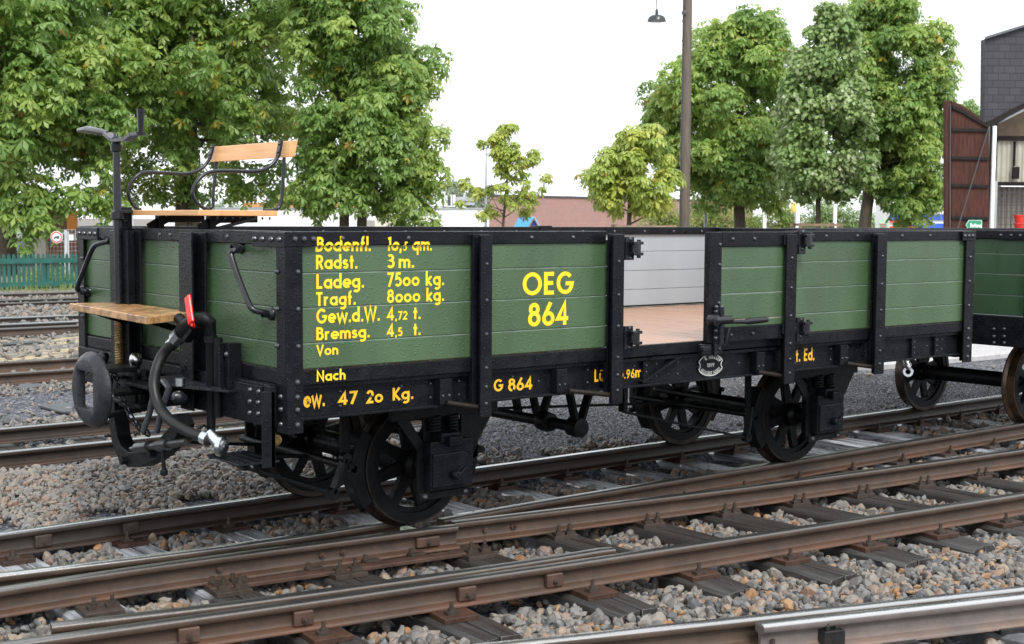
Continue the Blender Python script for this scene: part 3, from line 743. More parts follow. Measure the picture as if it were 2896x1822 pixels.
# maker's plate: oval with nicked sides
pc = ON(1950 + 855 / 15.15, 980 + 790 / 15.15, 1, SY)
def plate_outline(a, b, n=64, dent=0.16):
    out = []
    for k in range(n):
        t = 2 * PI * k / n
        d = 1 - dent * math.exp(-((abs(math.cos(t)) - 1) / 0.035) ** 2)
        out.append((a * math.cos(t) * d, b * math.sin(t)))
    return out
PA, PB = 0.105, 0.062
o = MB(); out = plate_outline(PA, PB); o.prism([(pc[0] + u, SY - 0.0005, pc[2] + v) for u, v in out], (0, -0.008, 0))
plate = o.build('makers_plate', 'black', WG)
T = MB(); yp = SY - 0.0086
for q in ribbon(plate_outline(PA * 0.96, PB * 0.95) + [plate_outline(PA * 0.96, PB * 0.95)[0]], 0.0032):
    T.add([(pc[0] + p[0], yp - 0.001, pc[2] + p[1]) for p in q], [(0, 1, 2, 3)])
def on_oval(txt, a, b, t0, t1, h, flip):
    polys, wd = glyph_polys([(txt, 1)])
    for q, lay in polys:
        pts = []
        for u, v in q:
            t = R(t0 + (t1 - t0) * u / wd); rr = (v - 0.5) * h * (-1 if flip else 1)
            pts.append((pc[0] + (a + rr) * math.cos(t), yp - 0.001 - 0.000025 * (lay % 60), pc[2] + (b + rr) * math.sin(t)))
        T.add(pts, [tuple(range(len(pts)))])
on_oval('& MÜLLER', PA * 0.78, PB * 0.74, 128, 24, 0.022, False)
on_oval('NEUSTADT HARDT', PA * 0.78, PB * 0.74, 205, 335, 0.022, True)
write(T, '1899', pc[0] - 0.03, pc[0] + 0.028, pc[2] - 0.011, 0.022, lambda u, v, lay, ab: (u, yp - 0.001 - 0.000025 * (lay % 60), v))
T.build('lettering', 'platewhite', plate)

# ------- running gear
def wheel(xc, yout, s, parent, paint='blackmatt', tyre='tyre', RW=0.31):
    """s = +1: the flange lies towards +y from the outer face yout"""
    c = (xc, yout, RW)
    o = MB()
    o.lathe(c, (0, s, 0), [(0.252, 0.004), (0.300, 0.004), (0.300, 0.10), (0.252, 0.10)], 56)
    o.lathe(c, (0, s, 0), [(0.225, 0.022), (0.2515, 0.022), (0.2515, 0.085), (0.225, 0.085)], 56)
    o.lathe(c, (0, s, 0), [(0.001, -0.03), (0.055, -0.03), (0.075, -0.005), (0.075, 0.12), (0.001, 0.12)], 24, False)
    for k in range(8):
        a = 2 * PI * k / 8 + 0.25
        d = np.array((math.cos(a), 0, math.sin(a))); t = np.array((-math.sin(a), 0, math.cos(a)))
        cc = np.array(c) + np.array((0, s * 0.052, 0))
        pr = [cc + d * 0.06 - t * 0.036, cc + d * 0.228 - t * 0.026, cc + d * 0.228 + t * 0.026, cc + d * 0.06 + t * 0.036]
        o.prism([p - np.array((0, 0.016, 0)) for p in pr], (0, 0.032, 0))
    wl = o.build('wheel', paint, parent, 0.0, 35)
    o = MB()
    o.lathe(c, (0, s, 0), [(0.3005, 0.006), (RW - 0.002, 0.006), (RW, 0.010), (RW + 0.001, 0.072), (RW + 0.010, 0.080), (RW + 0.026, 0.088), (RW + 0.027, 0.098), (RW + 0.020, 0.104), (0.3005, 0.104)], 64)
    o.build('tyre', tyre, wl, 0.0, 40)
    return wl
for x in (0.0, 3.0):
    wheel(x, -0.052, 1, WG); wheel(x, 1.052, -1, WG)
    o = MB(); o.cyl((x, -0.20, 0.31), (x, 1.20, 0.31), 0.05, 20); o.lathe((x, 0.5, 0.31), (0, 1, 0), [(0.05, -0.4), (0.065, -0.38), (0.065, 0.38), (0.05, 0.4)], 20, False); o.build('axle', 'blackmatt', WG, 0, 40)
def axle_guard(x, y, s):
    k_ = 1.1
    """W-iron, axle box with lid, coil springs and keep; s = -1 faces -y"""
    f = lambda a, b: (min(y + s * a, y + s * b), max(y + s * a, y + s * b))
    o = MB()
    a, b = f(0.0, 0.014)
    P2 = lambda pts: [(x + 0.012 + u * k_, y, z) for u, z in pts]
    d = (0, s * 0.014, 0)
    o.prism(P2([(-0.27, 0.60), (-0.20, 0.60), (-0.10, 0.44), (-0.10, 0.20), (-0.145, 0.20), (-0.145, 0.42)]), d)
    o.prism(P2([(0.30, 0.60), (0.10, 0.60), (0.10, 0.20), (0.155, 0.20), (0.175, 0.40)]), d)
    a, b = f(0.0002, 0.03); o.box(x - 0.31, x + 0.345, a, b, 0.585, 0.662)
    a, b = f(-0.02, 0.0); o.box(x - 0.10, x - 0.05, a, b, 0.44, 0.60); o.box(x + 0.05, x + 0.10, a, b, 0.44, 0.60); o.box(x - 0.05, x + 0.05, a, min(a, b) + 0.006, 0.44, 0.60)
    a, b = f(0.0145, 0.045); o.box(x - 0.155, x + 0.155, a, b, 0.178, 0.212)
    for u in (-0.125, 0.125): o.dome((x + u, y + s * 0.045, 0.195), (0, s, 0), 0.016, 0.016)
    for u in (-0.24, -0.05, 0.12, 0.24): o.dome((x + u, y + s * 0.03, 0.635), (0, s, 0), 0.009, 0.007)
    g = o.build('axle_guard', 'blackmatt', WG, 0.002)
    o = MB()
    a, b = f(-0.06, 0.075); o.box(x - 0.110, x + 0.150, a, b, 0.222, 0.47)
    a, b = f(0.0752, 0.09); o.box(x - 0.105, x + 0.095, a, b, 0.24, 0.41)
    a, b = f(0.02, 0.09); o.box(x - 0.055, x + 0.065, a, b, 0.4605, 0.51); o.box(x - 0.03, x + 0.05, min(y + s * 0.0905, y + s * 0.13), max(y + s * 0.0905, y + s * 0.13), 0.445, 0.495)
    o.lathe((x + 0.02, y + s * 0.10, 0.30), (0, s, 0), [(0.001, 0.03), (0.018, 0.03), (0.024, 0.012), (0.024, 0.0)], 12, False)
    o.bar((x + 0.01, y + s * 0.118, 0.285), (x + 0.075, y + s * 0.118, 0.335), 0.012, 0.02, (0, 1, 0))
    o.build('axle_box', 'black', WG, 0.006)
    for u in (-0.055, 0.055):
        o = MB()
        pts = [(x + u + 0.026 * math.cos(t), y + s * 0.03 + 0.026 * math.sin(t), 0.512 + 0.078 * t / (10 * PI)) for t in np.linspace(0, 10 * PI, 90)]
        o.tube(pts, 0.0075, 6); o.build('spring', 'blackmatt', WG, 0, 60)
for x in (0.0, 3.0):
    axle_guard(x, -0.25, -1); axle_guard(x, 1.31, 1)
# brake blocks, hangers and rods
def brake_block(x, y, side):
    o = MB(); n = 10; a0, a1 = (148, 212) if side < 0 else (-32, 32)
    inn = [(x + 0.316 * math.cos(R(a0 + (a1 - a0) * k / n)), 0.315 + 0.316 * math.sin(R(a0 + (a1 - a0) * k / n))) for k in range(n + 1)]
    ou = [(x + (0.375 + 0.02 * math.sin(PI * k / n)) * math.cos(R(a0 + (a1 - a0) * k / n)), 0.315 + 0.375 * math.sin(R(a0 + (a1 - a0) * k / n))) for k in range(n + 1)]
    o.prism([(u, y - 0.045, z) for u, z in inn + ou[::-1]], (0, 0.09, 0))
    xm = x + side * 0.40
    o.bar((xm, y, 0.33), (xm + side * 0.01, y, 0.70), 0.05, 0.018, (0, 1, 0))
    o.bar((xm, y - 0.03, 0.33), (x + side * 0.36, y - 0.03, 0.32), 0.04, 0.03, (0, 1, 0))
    o.cyl((xm, y - 0.06, 0.345), (xm, y + 0.05, 0.345), 0.018, 10)
    return o.build('brake_block', 'blackmatt', WG, 0.003)
for x, sd_ in ((0.0, -1), (0.0, 1), (3.0, -1), (3.0, 1)):
    brake_block(x, 0.0, sd_); brake_block(x, 1.0, sd_)
for x in (-0.42, 0.42, 2.58):
    o = MB(); o.cyl((x, -0.05, 0.345), (x, 1.05, 0.345), 0.02, 10); o.build('brake_beam', 'blackmatt', WG, 0, 40)
o = MB()
p0, p1, p2, p3 = ON(700, 1325, 1, -.16), ON(939, 1397, 1, -.16), ON(975, 1295, 1, -.16), ON(560, 1290, 1, 0.1)
o.bar(p0, p1, 0.018, 0.034, (0, 1, 0)); o.bar(p1, p2, 0.016, 0.05, (0, 1, 0)); o.lathe(p1, (0, -1, 0), [(0.001, 0.025), (0.03, 0.025), (0.03, -0.02), (0.001, -0.02)], 14, False)
o.lathe(p2, (0, -1, 0), [(0.001, 0.025), (0.026, 0.025), (0.026, -0.02), (0.001, -0.02)], 14, False)
o.build('brake_rod', 'blackmatt', WG, 0.003)
for a_, b_ in (((-1.0, 0.2, 0.43), p0), ((-0.98, 0.32, 0.40), (-0.42, 0.32, 0.345)), ((-0.98, 0.75, 0.42), (-0.42, 0.75, 0.345))):
    o = MB(); o.bar(a_, b_, 0.018, 0.034, (0, 1, 0)); o.build('brake_rod', 'blackmatt', WG, 0.003)
o = MB()
q0, q1, q2 = ON(1762, 1165, 1, -.16), ON(2110, 1238, 1, -.16), ON(2122, 1150, 1, -.16)
o.bar(q0, q1, 0.014, 0.028, (0, 1, 0)); o.bar(q1, q2, 0.016, 0.05, (0, 1, 0)); o.bar(q0, q0 + np.array((0.0, 0, 0.26)), 0.03, 0.05, (0, 1, 0))
o.lathe(q1, (0, -1, 0), [(0.001, 0.025), (0.028, 0.025), (0.028, -0.02), (0.001, -0.02)], 14, False)
o.build('brake_rod', 'blackmatt', WG, 0.003)
o = MB(); o.bar(ON(1850, 1100, 1, 0.25), ON(2120, 1148, 1, 0.0), 0.02, 0.03, (0, 1, 0)); o.build('brake_rod', 'blackmatt', WG, 0.003)
# brake shaft across, its hangers and cranks
o = MB()
sN = ON(1640, 1210, 1, 0.0); sx, sz = sN[0], sN[2]
o.cyl((sx, -0.02, sz), (sx, 1.15, sz), 0.032, 16)
for y in (0.03, 0.30):
    o.lathe((sx, y, sz), (0, 1, 0), [(0.03, -0.05), (0.055, -0.045), (0.06, 0.0), (0.055, 0.045), (0.03, 0.05)], 18, False)
for y in (0.02, 0.36):
    o.bar((sx - 0.09, y, 0.69), (sx - 0.01, y, sz), 0.02, 0.055, (0, 1, 0)); o.bar((sx + 0.13, y, 0.69), (sx + 0.01, y, sz), 0.02, 0.055, (0, 1, 0))
o.bar((sx, 0.55, sz), (sx - 0.05, 0.55, sz + 0.22), 0.02, 0.06, (0, 1, 0))
o.bar((sx - 0.8, 0.45, 0.50), (sx + 1.5, 0.5, 0.36), 0.016, 0.016, (0, 1, 0))
o.build('brake_shaft', 'blackmatt', WG, 0, 40)
o = MB(); o.cyl((0.55, 0.75, 0.52), (0.95, 0.75, 0.52), 0.09, 20); o.build('brake_cylinder', 'blackmatt', WG, 0.005, 40)
# cross members below the floor
o = MB()
for x in (-0.6, 0.6, 1.5, 2.4, 3.6): o.box(x - 0.03, x + 0.03, -0.55, 1.62, 0.71, 0.83)
o.box(-1.04, 4.04, 0.2, 0.28, 0.72, 0.82); o.box(-1.04, 4.04, 0.78, 0.86, 0.72, 0.82); o.box(-1.04, 4.04, -0.56, 1.62, 0.8455, 0.8845)
o.box(-0.30, 0.30, -0.30, -0.20, 0.664, 0.69); o.box(2.70, 3.30, -0.30, -0.20, 0.664, 0.69)
o.build('underframe', 'blackmatt', WG, 0.003)
# ---------------------------------------------------------------- near end of the wagon: headstock, coupling, brake gear, bench
def XP(px, py, x): return ON(px, py, 0, x)
o = MB(); o.box(-1.125, -1.052, -0.548, 1.62, 0.665, 0.8515)
o.box(-1.137, -1.1252, -0.50, -0.12, 0.67, 0.84)
for px, py in [(708, 1103), (732, 1108), (752, 1111), (707, 1136), (731, 1139), (707, 1168), (731, 1171), (750, 1176)]:
    q = XP(px, py, -1.137); o.dome(q, (-1, 0, 0), 0.013, 0.011)
for y in (0.95, 1.2, 1.35, 1.5): o.dome((-1.125, y, 0.72), (-1, 0, 0), 0.013, 0.011); o.dome((-1.125, y, 0.80), (-1, 0, 0), 0.013, 0.011)
o.build('headstock', 'black', WG, 0.003)
o = MB(); o.box(4.052, 4.125, -0.548, 1.62, 0.665, 0.8515); o.build('headstock', 'black', WG, 0.003)
# buffer plate: convex oval with an upright slot
def buffer_plate(x, s, parent, yc, zc, m='bufferiron'):
    n = 40
    def ell(a, b, xx): return [(x + s * xx, yc + a * math.cos(2 * PI * k / n), zc + b * math.sin(2 * PI * k / n)) for k in range(n)]
    def slot(a, b, xx):
        out = []
        for k in range(n):
            c_, s_ = math.cos(2 * PI * k / n), math.sin(2 * PI * k / n)
            r = 1 / max(abs(c_), abs(s_)); out.append((x + s * xx, yc + a * c_ * r, zc + b * s_ * r))
        return out
    A, B = 0.21, 0.185
    loops = [slot(0.094, 0.088, 0.010), slot(0.100, 0.094, 0.002), ell(0.150, 0.142, 0.0), ell(0.172, 0.158, 0.005), ell(0.192, 0.172, 0.017), ell(0.205, 0.182, 0.034), ell(A, B, 0.046), ell(0.207, 0.182, 0.054), ell(0.16, 0.145, 0.050), slot(0.094, 0.088, 0.042)]
    o = MB(); vs = [p for l in loops for p in l]; fs = []
    m_ = len(loops)
    for i in range(m_):
        i2 = (i + 1) % m_
        for k in range(n):
            k2 = (k + 1) % n; fs.append((i * n + k, i * n + k2, i2 * n + k2, i2 * n + k))
    o.add(vs, fs)
    return o.build('buffer_plate', m, parent, 0, 40)
BZ = 0.745
buffer_plate(-1.515, 1, WG, 0.545, BZ)
o = MB()
o.box(-1.44, -1.29, 0.44, 0.64, BZ + 0.085, BZ + 0.108); o.box(-1.31, -1.29, 0.44, 0.64, BZ - 0.10, BZ + 0.0848); o.bar((-1.45, 0.54, BZ - 0.135), (-1.12, 0.54, BZ - 0.10), 0.05, 0.024)
o.cyl((-1.25, 0.46, BZ - 0.11), (-1.25, 0.46, BZ + 0.085), 0.022, 12); o.cyl((-1.43, 0.40, BZ), (-1.12, 0.40, BZ), 0.022, 12)
o.build('buffer_shank', 'blackmatt', WG, 0.004)
buffer_plate(4.48, -1, WG, 0.53, BZ)
o = MB(); o.box(4.126, 4.42, 0.40, 0.66, BZ + 0.05, BZ + 0.08); o.box(4.126, 4.42, 0.40, 0.66, BZ - 0.1, BZ - 0.07); o.build('buffer_shank', 'blackmatt', WG, 0.004)
# towing balls, pin heads
o = MB()
for (px, py, x) in ((384, 1018, -1.22),):
    c = XP(px, py, x)
    o.lathe((c[0], c[1], c[2] - 0.075), (0, 0, 1), [(0.001, 0.11), (0.018, 0.106), (0.028, 0.095), (0.033, 0.076), (0.029, 0.056), (0.02, 0.043), (0.017, 0.03), (0.03, 0.012), (0.033, 0.0), (0.033, -0.03), (0.001, -0.03)], 20, False)
o.build('coupling_pin', 'chrome', WG, 0, 40); o = MB()
c = XP(353, 1045, -1.25); o.cyl(c + (0, 0, -0.02), c + (0, 0, 0.006), 0.026, 16)
o.build('coupling_pin', 'chrome', WG, 0, 40); o = MB()
c = XP(510, 1073, -1.28); o.cyl(c + (0, 0, -0.03), c + (0, 0, 0.006), 0.024, 16)
o.build('coupling_pin', 'chrome', WG, 0, 40)
o = MB()
c = XP(293, 1010, -1.2)
o.lathe((c[0], c[1], c[2] - 0.07), (0, 0, 1), [(0.001, 0.10), (0.022, 0.092), (0.030, 0.07), (0.022, 0.045), (0.016, 0.03), (0.03, 0.01), (0.03, -0.04)], 18, False)
o.build('coupling_pin', 'handle', WG, 0, 40); o = MB()
c = XP(508, 1125, -1.3); o.lathe(c, (-1, 0, 0.3), [(0.001, 0.04), (0.02, 0.034), (0.03, 0.015), (0.032, 0.0), (0.02, -0.03)], 14, False)
o.build('coupling_pin', 'handle', WG, 0, 40)
# draw hook plates round the coupling
o = MB()
o.box(-1.34, -1.1255, 0.52, 0.74, 0.785, 0.803); o.box(-1.36, -1.1255, 0.18, 0.42, 0.770, 0.788); o.box(-1.33, -1.1255, 0.34, 0.72, 0.662, 0.680)
o.box(-1.3, -1.1255, 0.22, 0.28, 0.68, 0.77)
o.tube([(-1.36, 0.62, 0.80), (-1.37, 0.62, 0.66)], 0.02, 10)
o.build('drawgear', 'blackmatt', WG, 0.004)
# safety chain
o = MB(); a = np.array((-1.36, 0.55, 0.80)); b = np.array((-1.30, 0.33, 0.55))
for k in range(9):
    c = a + (b - a) * k / 8 + np.array((0, 0, -0.06 * math.sin(PI * k / 8)))
    t = np.linspace(0, 2 * PI, 13)
    d = (b - a) / np.linalg.norm(b - a); n1 = np.cross(d, (1, 0, 0) if k % 2 else (0, 0, 1)); n1 /= np.linalg.norm(n1)
    o.tube([c + d * 0.024 * math.cos(x) + n1 * 0.014 * math.sin(x) for x in t], 0.0055, 6, False)
o.build('chain', 'handle', WG, 0, 60)
# U-shaped coupling bow
xb = -1.27
PTS = [XP(336, 1130, xb), XP(336, 1190, xb), XP(343, 1240, xb), XP(358, 1278, xb), XP(382, 1298, xb), XP(412, 1298, xb), XP(446, 1282, xb), XP(480, 1255, xb), XP(508, 1225, xb), XP(522, 1185, xb)]
def flat_bow(pts, wd, th):
    o = MB(); vs = []; n = len(pts)
    pts = [np.asarray(p) for p in pts]
    for k in range(n):
        a = pts[max(0, k - 1)]; b = pts[min(n - 1, k + 1)]; t = b - a; t /= np.linalg.norm(t)
        nn = np.array([0, -t[2], t[1]]); X = np.array([1.0, 0, 0])
        vs += [pts[k] + X * wd / 2 + nn * th / 2, pts[k] - X * wd / 2 + nn * th / 2, pts[k] - X * wd / 2 - nn * th / 2, pts[k] + X * wd / 2 - nn * th / 2]
    fs = [(0, 1, 2, 3), ((n - 1) * 4 + 3, (n - 1) * 4 + 2, (n - 1) * 4 + 1, (n - 1) * 4)]
    for k in range(n - 1):
        for j in range(4): fs.append((k * 4 + j, k * 4 + (j + 1) % 4, (k + 1) * 4 + (j + 1) % 4, (k + 1) * 4 + j))
    return o.add(vs, fs)
o = flat_bow(PTS, 0.075, 0.075)
for px, py in ((376, 1300), (455, 1280)): q = XP(px, py, xb); o.cyl(q + (-0.065, 0, 0), q + (0.065, 0, 0), 0.02, 10)
q = XP(460, 1250, xb - 0.06); o.tube([q, q + np.array((0, -0.01, -0.14))], [0.009, 0.011], 8); o.lathe(q + np.array((0, -0.01, -0.14)), (0, 0, 1), [(0.001, -0.02), (0.018, -0.012), (0.018, 0.01), (0.001, 0.02)], 10, False)
o.build('coupling_bow', 'blackmatt', WG, 0.006)
# screw coupling with its two links
o = MB(); xs = -1.33
a, b = XP(372, 1270, xs), XP(530, 1250, xs)
ax = (b - a) / np.linalg.norm(b - a); L_ = np.linalg.norm(b - a)
o.tube([a, a + ax * L_ * 0.12], 0.012, 10); o.tube([a + ax * L_ * 0.12, a + ax * L_ * 0.34], 0.029, 12)
o.tube([a + ax * L_ * 0.34, a + ax * L_ * 0.5], 0.018, 12); o.tube([a + ax * L_ * 0.5, a + ax * L_ * 0.68], 0.028, 12); o.tube([a + ax * L_ * 0.68, b], 0.018, 12)
o.build('coupling_screw', 'steel', WG, 0, 40)
o = MB()
o.tube([XP(406, 1218, xs), XP(424, 1165, xs), XP(434, 1115, xs), XP(446, 1085, xs + .04)], 0.0145, 10)
o.tube([XP(443, 1222, xs), XP(460, 1150, xs), XP(478, 1100, xs), XP(462, 1078, xs + .05)], 0.0145, 10)
o.build('coupling_link', 'linkgrey', WG, 0, 50)
# brake hose, elbow and isolating cock with red lever
def smooth_path(ctrl, n=36):
    P = [np.asarray(p, float) for p in ctrl]; P = [2 * P[0] - P[1]] + P + [2 * P[-1] - P[-2]]
    out = []
    for i in range(1, len(P) - 2):
        for t in np.linspace(0, 1, n // (len(P) - 3) + 1, endpoint=False):
            a, b, c, d = P[i - 1], P[i], P[i + 1], P[i + 2]
            out.append(0.5 * ((2 * b) + (-a + c) * t + (2 * a - 5 * b + 4 * c - d) * t * t + (-a + 3 * b - 3 * c + d) * t ** 3))
    out.append(P[-2]); return out
hp = smooth_path([XP(492, 968, -1.27), XP(462, 1000, -1.30), XP(441, 1050, -1.34), XP(436, 1100, -1.36), XP(453, 1155, -1.36), XP(490, 1195, -1.35), XP(535, 1222, -1.32), XP(582, 1240, -1.29)], 48)
o = MB(); o.tube(hp, 0.0250, 14); o.build('brake_hose', 'rubber', WG, 0, 60)
o = MB()
a, b, c = XP(484, 976, -1.27), XP(495, 964, -1.265), XP(512, 943, -1.26)
o.tube([a, b], 0.031, 14); o.tube([b + (c - b) * 0.15, c], [0.036, 0.036], 8)
o.build('hose_fitting', 'chrome', WG, 0, 40); o = MB()
o.tube([XP(575, 1236, -1.295), XP(590, 1243, -1.285)], 0.032, 14)
o.tube([XP(592, 1226, -1.275), XP(615, 1250, -1.26), XP(630, 1272, -1.25)], [0.026, 0.028, 0.026], 14)
e = XP(627, 1262, -1.25)
o.lathe(e, (0.5, -0.7, -0.1), [(0.001, 0.02), (0.034, 0.018), (0.047, 0.008), (0.047, -0.012), (0.03, -0.02)], 22, False)
o.bar(XP(582, 1258, -1.28), XP(590, 1240, -1.28), 0.02, 0.012)
o.build('hose_fitting', 'chrome', WG, 0, 40)
o = MB()
v0, v1 = XP(518, 936, -1.25), XP(560, 905, -1.22)
o.tube([v0, v1], 0.042, 12); o.tube([XP(505, 900, -1.25), XP(530, 925, -1.25)], 0.026, 10)
o.bar(XP(530, 965, -1.24), XP(556, 925, -1.23), 0.03, 0.02); o.bar(XP(520, 962, -1.26), XP(543, 930, -1.25), 0.014, 0.02)
o.tube([v1, XP(578, 902, -1.20), XP(594, 912, -1.18), XP(597, 940, -1.17), XP(597, 1240, -1.17)], [0.034, 0.034, 0.030, 0.024, 0.020], 12)
o.tube([XP(596, 950, -1.17), XP(596, 968, -1.17)], 0.03, 12)
o.tube([XP(616, 955, -1.15), XP(617, 1180, -1.15)], 0.022, 10)
o.build('brake_pipe', 'blackmatt', WG, 0, 45)
o = MB()
l0, l1, l2, l3 = XP(530, 838, -1.27), XP(533, 880, -1.272), XP(541, 915, -1.28), XP(541, 924, -1.25)
o.bar(l0, l2, 0.052, 0.014, (1, 0, 0)); o.bar(l2, XP(549, 920, -1.25), 0.03, 0.012, (1, 0, 0))
o.build('cock_lever', 'red', WG, 0.006)
# footplates
o = MB()
o.prism([(-1.126, -0.27, 0.792), (-1.126, 0.42, 0.792), (-1.27, 0.42, 0.792), (-1.30, 0.05, 0.792), (-1.18, -0.27, 0.792)], (0, 0, 0.010))
for k in range(16):
    for j in range(4): o.bar((-1.145 - 0.03 * j, -0.2 + 0.035 * k, 0.803), (-1.157 - 0.03 * j, -0.185 + 0.035 * k, 0.803), 0.006, 0.004)
o.build('tread_plate', 'handle', WG, 0.0015)
sz_ = 0.505
fl, fr, br = ON(585, 1285, 2, sz_), ON(674, 1314, 2, sz_), ON(791, 1302, 2, sz_); bl = fl + br - fr
o = MB(); o.prism([fl, fr, br, bl], (0, 0, -0.010))
for k in range(12):
    for j in range(4):
        p = fl + (fr - fl) * (k + 0.5) / 12 + (bl - fl) * (j + 0.5) / 4; o.bar(p + (-0.008, 0, 0.001), p + (0.008, 0.006, 0.001), 0.006, 0.004)
pl_c = (fl + fr + br + bl) / 4
o.build('step_plate', 'handle', WG, 0.0015)
o = MB()
t0 = XP(762, 1092, -1.15); o.box(-1.16, -1.138, t0[1] - 0.03, t0[1] + 0.03, sz_, t0[2])
o.box(-1.20, -1.1385, t0[1] - 0.03, t0[1] - 0.018, sz_, t0[2] - 0.02); o.build('step_hanger', 'black', WG, 0.003)
o = MB(); q = XP(646, 970, -1.14)
o.box(-1.155, -1.09, q[1] - 0.03, q[1] + 0.03, 0.803, q[2]); o.box(-1.18, -1.1551, q[1] + 0.012, q[1] + 0.03, 0.803, q[2])
o.dome((-1.156, q[1] - 0.01, q[2] - 0.05), (-1, 0, 0), 0.013); o.build('lamp_iron', 'black', WG, 0.003)
o = MB(); q = XP(782, 1245, -1.05); o.lathe(q, (-0.4, -0.9, 0), [(0.001, 0.012), (0.012, 0.012), (0.014, 0.002), (0.024, 0.0), (0.024, -0.06), (0.001, -0.06)], 16, False); o.build('pipe_plug', 'brass', WG, 0, 40)
# grab handles
def grab(pts):
    o = MB(); p = smooth_path(pts, 60); o.tube(p, 0.0135, 10)
    for e in (pts[0], pts[-1]):
        o.lathe((-1.066, e[1], e[2]), (-1, 0, 0), [(0.03, 0.0), (0.028, 0.012), (0.016, 0.02), (0.014, 0.05)], 12, False)
    return o.build('grab_handle', 'handle', WG, 0, 50)
grab([(-1.075, *XP(308, 677, -1.07)[1:]), XP(302, 684, -1.12), XP(272, 693, -1.15), XP(258, 712, -1.16), XP(238, 762, -1.16), XP(219, 812, -1.16), XP(226, 822, -1.14), XP(246, 824, -1.11), (-1.075, *XP(250, 826, -1.07)[1:])])
grab([(-1.075, *XP(681, 700, -1.07)[1:]), XP(676, 708, -1.11), XP(662, 710, -1.15), XP(654, 722, -1.16), XP(676, 790, -1.16), XP(704, 858, -1.16), XP(718, 877, -1.15), XP(745, 884, -1.11), (-1.075, *XP(768, 888, -1.07)[1:])])
# hand brake: screw spindle with cranked handle
yS = XP(332, 600, -1.17)[1]; xS = -1.17
zc = XP(332, 600, xS)[2]; zt = XP(333, 408, xS)[2]
o = MB(); o.tube([(xS, yS, 1.04), (xS, yS, zc)], 0.020, 14); o.tube([(xS, yS, zc), (xS, yS, zt)], [0.021, 0.017], 14)
o.lathe((xS, yS, zc - 0.02), (0, 0, 1), [(0.02, -0.02), (0.034, -0.015), (0.034, 0.02), (0.02, 0.025)], 14, False)
o.box(xS - 0.02, -1.09, yS - 0.02, yS + 0.02, zc - 0.005, zc + 0.012)
o.lathe((xS, yS, zt), (0, 0, 1), [(0.018, -0.04), (0.028, -0.035), (0.03, 0.0), (0.018, 0.005)], 12, False)
o.build('brake_column', 'handle', WG, 0, 45)
o = MB(); pts = [(xS + 0.021 * math.cos(t), yS + 0.021 * math.sin(t), 0.80 + 0.24 * t / (40 * PI)) for t in np.linspace(0, 40 * PI, 400)]
o.tube(pts, 0.0045, 5); o.tube([(xS, yS, 0.78), (xS, yS, 1.05)], 0.0195, 12); o.build('brake_screw', 'brass', WG, 0, 60)
o = MB()
cz = zt + 0.03
cr = [XP(x, y, xS) for x, y in [(222, 369), (250, 367), (285, 374), (303, 378), (322, 394), (333, 397), (346, 396), (362, 394), (380, 380), (398, 378)]]
vs = []
o.tube(cr[:4], [0.012, 0.021, 0.018, 0.013], 10)
for a, b in zip(cr[3:-1], cr[4:]): o.bar(a, b + (b - a) * 0.05, 0.05, 0.016, (0, 0, 1))
o.lathe((xS, yS, cr[5][2]), (0, 0, 1), [(0.022, -0.02), (0.026, 0.012), (0.014, 0.022), (0.012, 0.035), (0.001, 0.036)], 12, False)
o.tube([cr[-1] + (0, 0, -0.01), XP(398, 308, xS)], [0.013, 0.019], 12)
o.build('brake_crank', 'handle', WG, 0, 45)
# brakeman's bench on the end wall
y0, y1 = 0.18, 1.005
o = MB(); o.prism([(-1.095, y0, 1.578), (-0.672, y0, 1.578), (-0.672, y1, 1.578), (-1.095, y1, 1.578)], (0, 0, 0.027)); o.build('bench_seat', 'oak', WG, 0.003)
def YP(cx, cy, y): return ON(cx / 2.331, 250 + cy / 2.331, 1, y)
def frame(cs, post, y):
    o = MB()
    p = smooth_path([YP(cx, cy, y) for cx, cy in cs], 70); p = [np.array((q[0], y, q[2])) for q in p]
    o.tube(p, 0.0095, 8)
    q = smooth_path([YP(cx, cy, y) for cx, cy in post], 30); o.tube(q, 0.0095, 8)
    a, b = YP(*cs[0], y), YP(*cs[2], y)
    o.bar(a + (0, 0, 0.0), b, 0.028, 0.012, (1, 0, 0))
    for t in (0.2, 0.7): o.dome(a + (b - a) * t + np.array((-0.008, 0, 0)), (-1, 0, 0.2), 0.008, 0.006)
    return o.build('bench_frame', 'handle', WG, 0, 50)
frame([(1852, 345), (1846, 400), (1832, 450), (1800, 495), (1745, 535), (1660, 549), (1500, 545), (1390, 552), (1325, 585), (1283, 640), (1270, 695), (1290, 745), (1335, 785), (1375, 800)], [(1874, 440), (1868, 560), (1858, 720), (1842, 780), (1805, 803), (1740, 808)], y0 + 0.045)
frame([(1405, 370), (1396, 420), (1380, 465), (1345, 515), (1290, 550), (1220, 564), (1080, 558), (950, 556), (890, 590), (852, 650), (848, 700), (868, 755), (905, 795), (930, 800)], [(1432, 440), (1420, 560), (1405, 700), (1405, 760), (1385, 790), (1340, 800)], y1 - 0.045)
bt0, bt1 = YP(1400, 368, y1 - 0.04), YP(1882, 345, y0 + 0.0)
bb0, bb1 = YP(1400, 470, y1 - 0.04), YP(1860, 455, y0 + 0.0)
bx = (YP(1852, 345, y0 + 0.045)[0] + YP(1846, 440, y0 + 0.045)[0]) / 2
zt_, zb_ = bt1[2], bb1[2]
o = MB(); o.prism([(bx + 0.022, y0 - 0.03, zt_), (bx + 0.005, y0 - 0.03, zb_), (bx + 0.005, y1 + 0.0, zb_), (bx + 0.022, y1 + 0.0, zt_)], (0.034, 0, 0.004)); o.build('bench_backrest', 'oak', WG, 0.003)
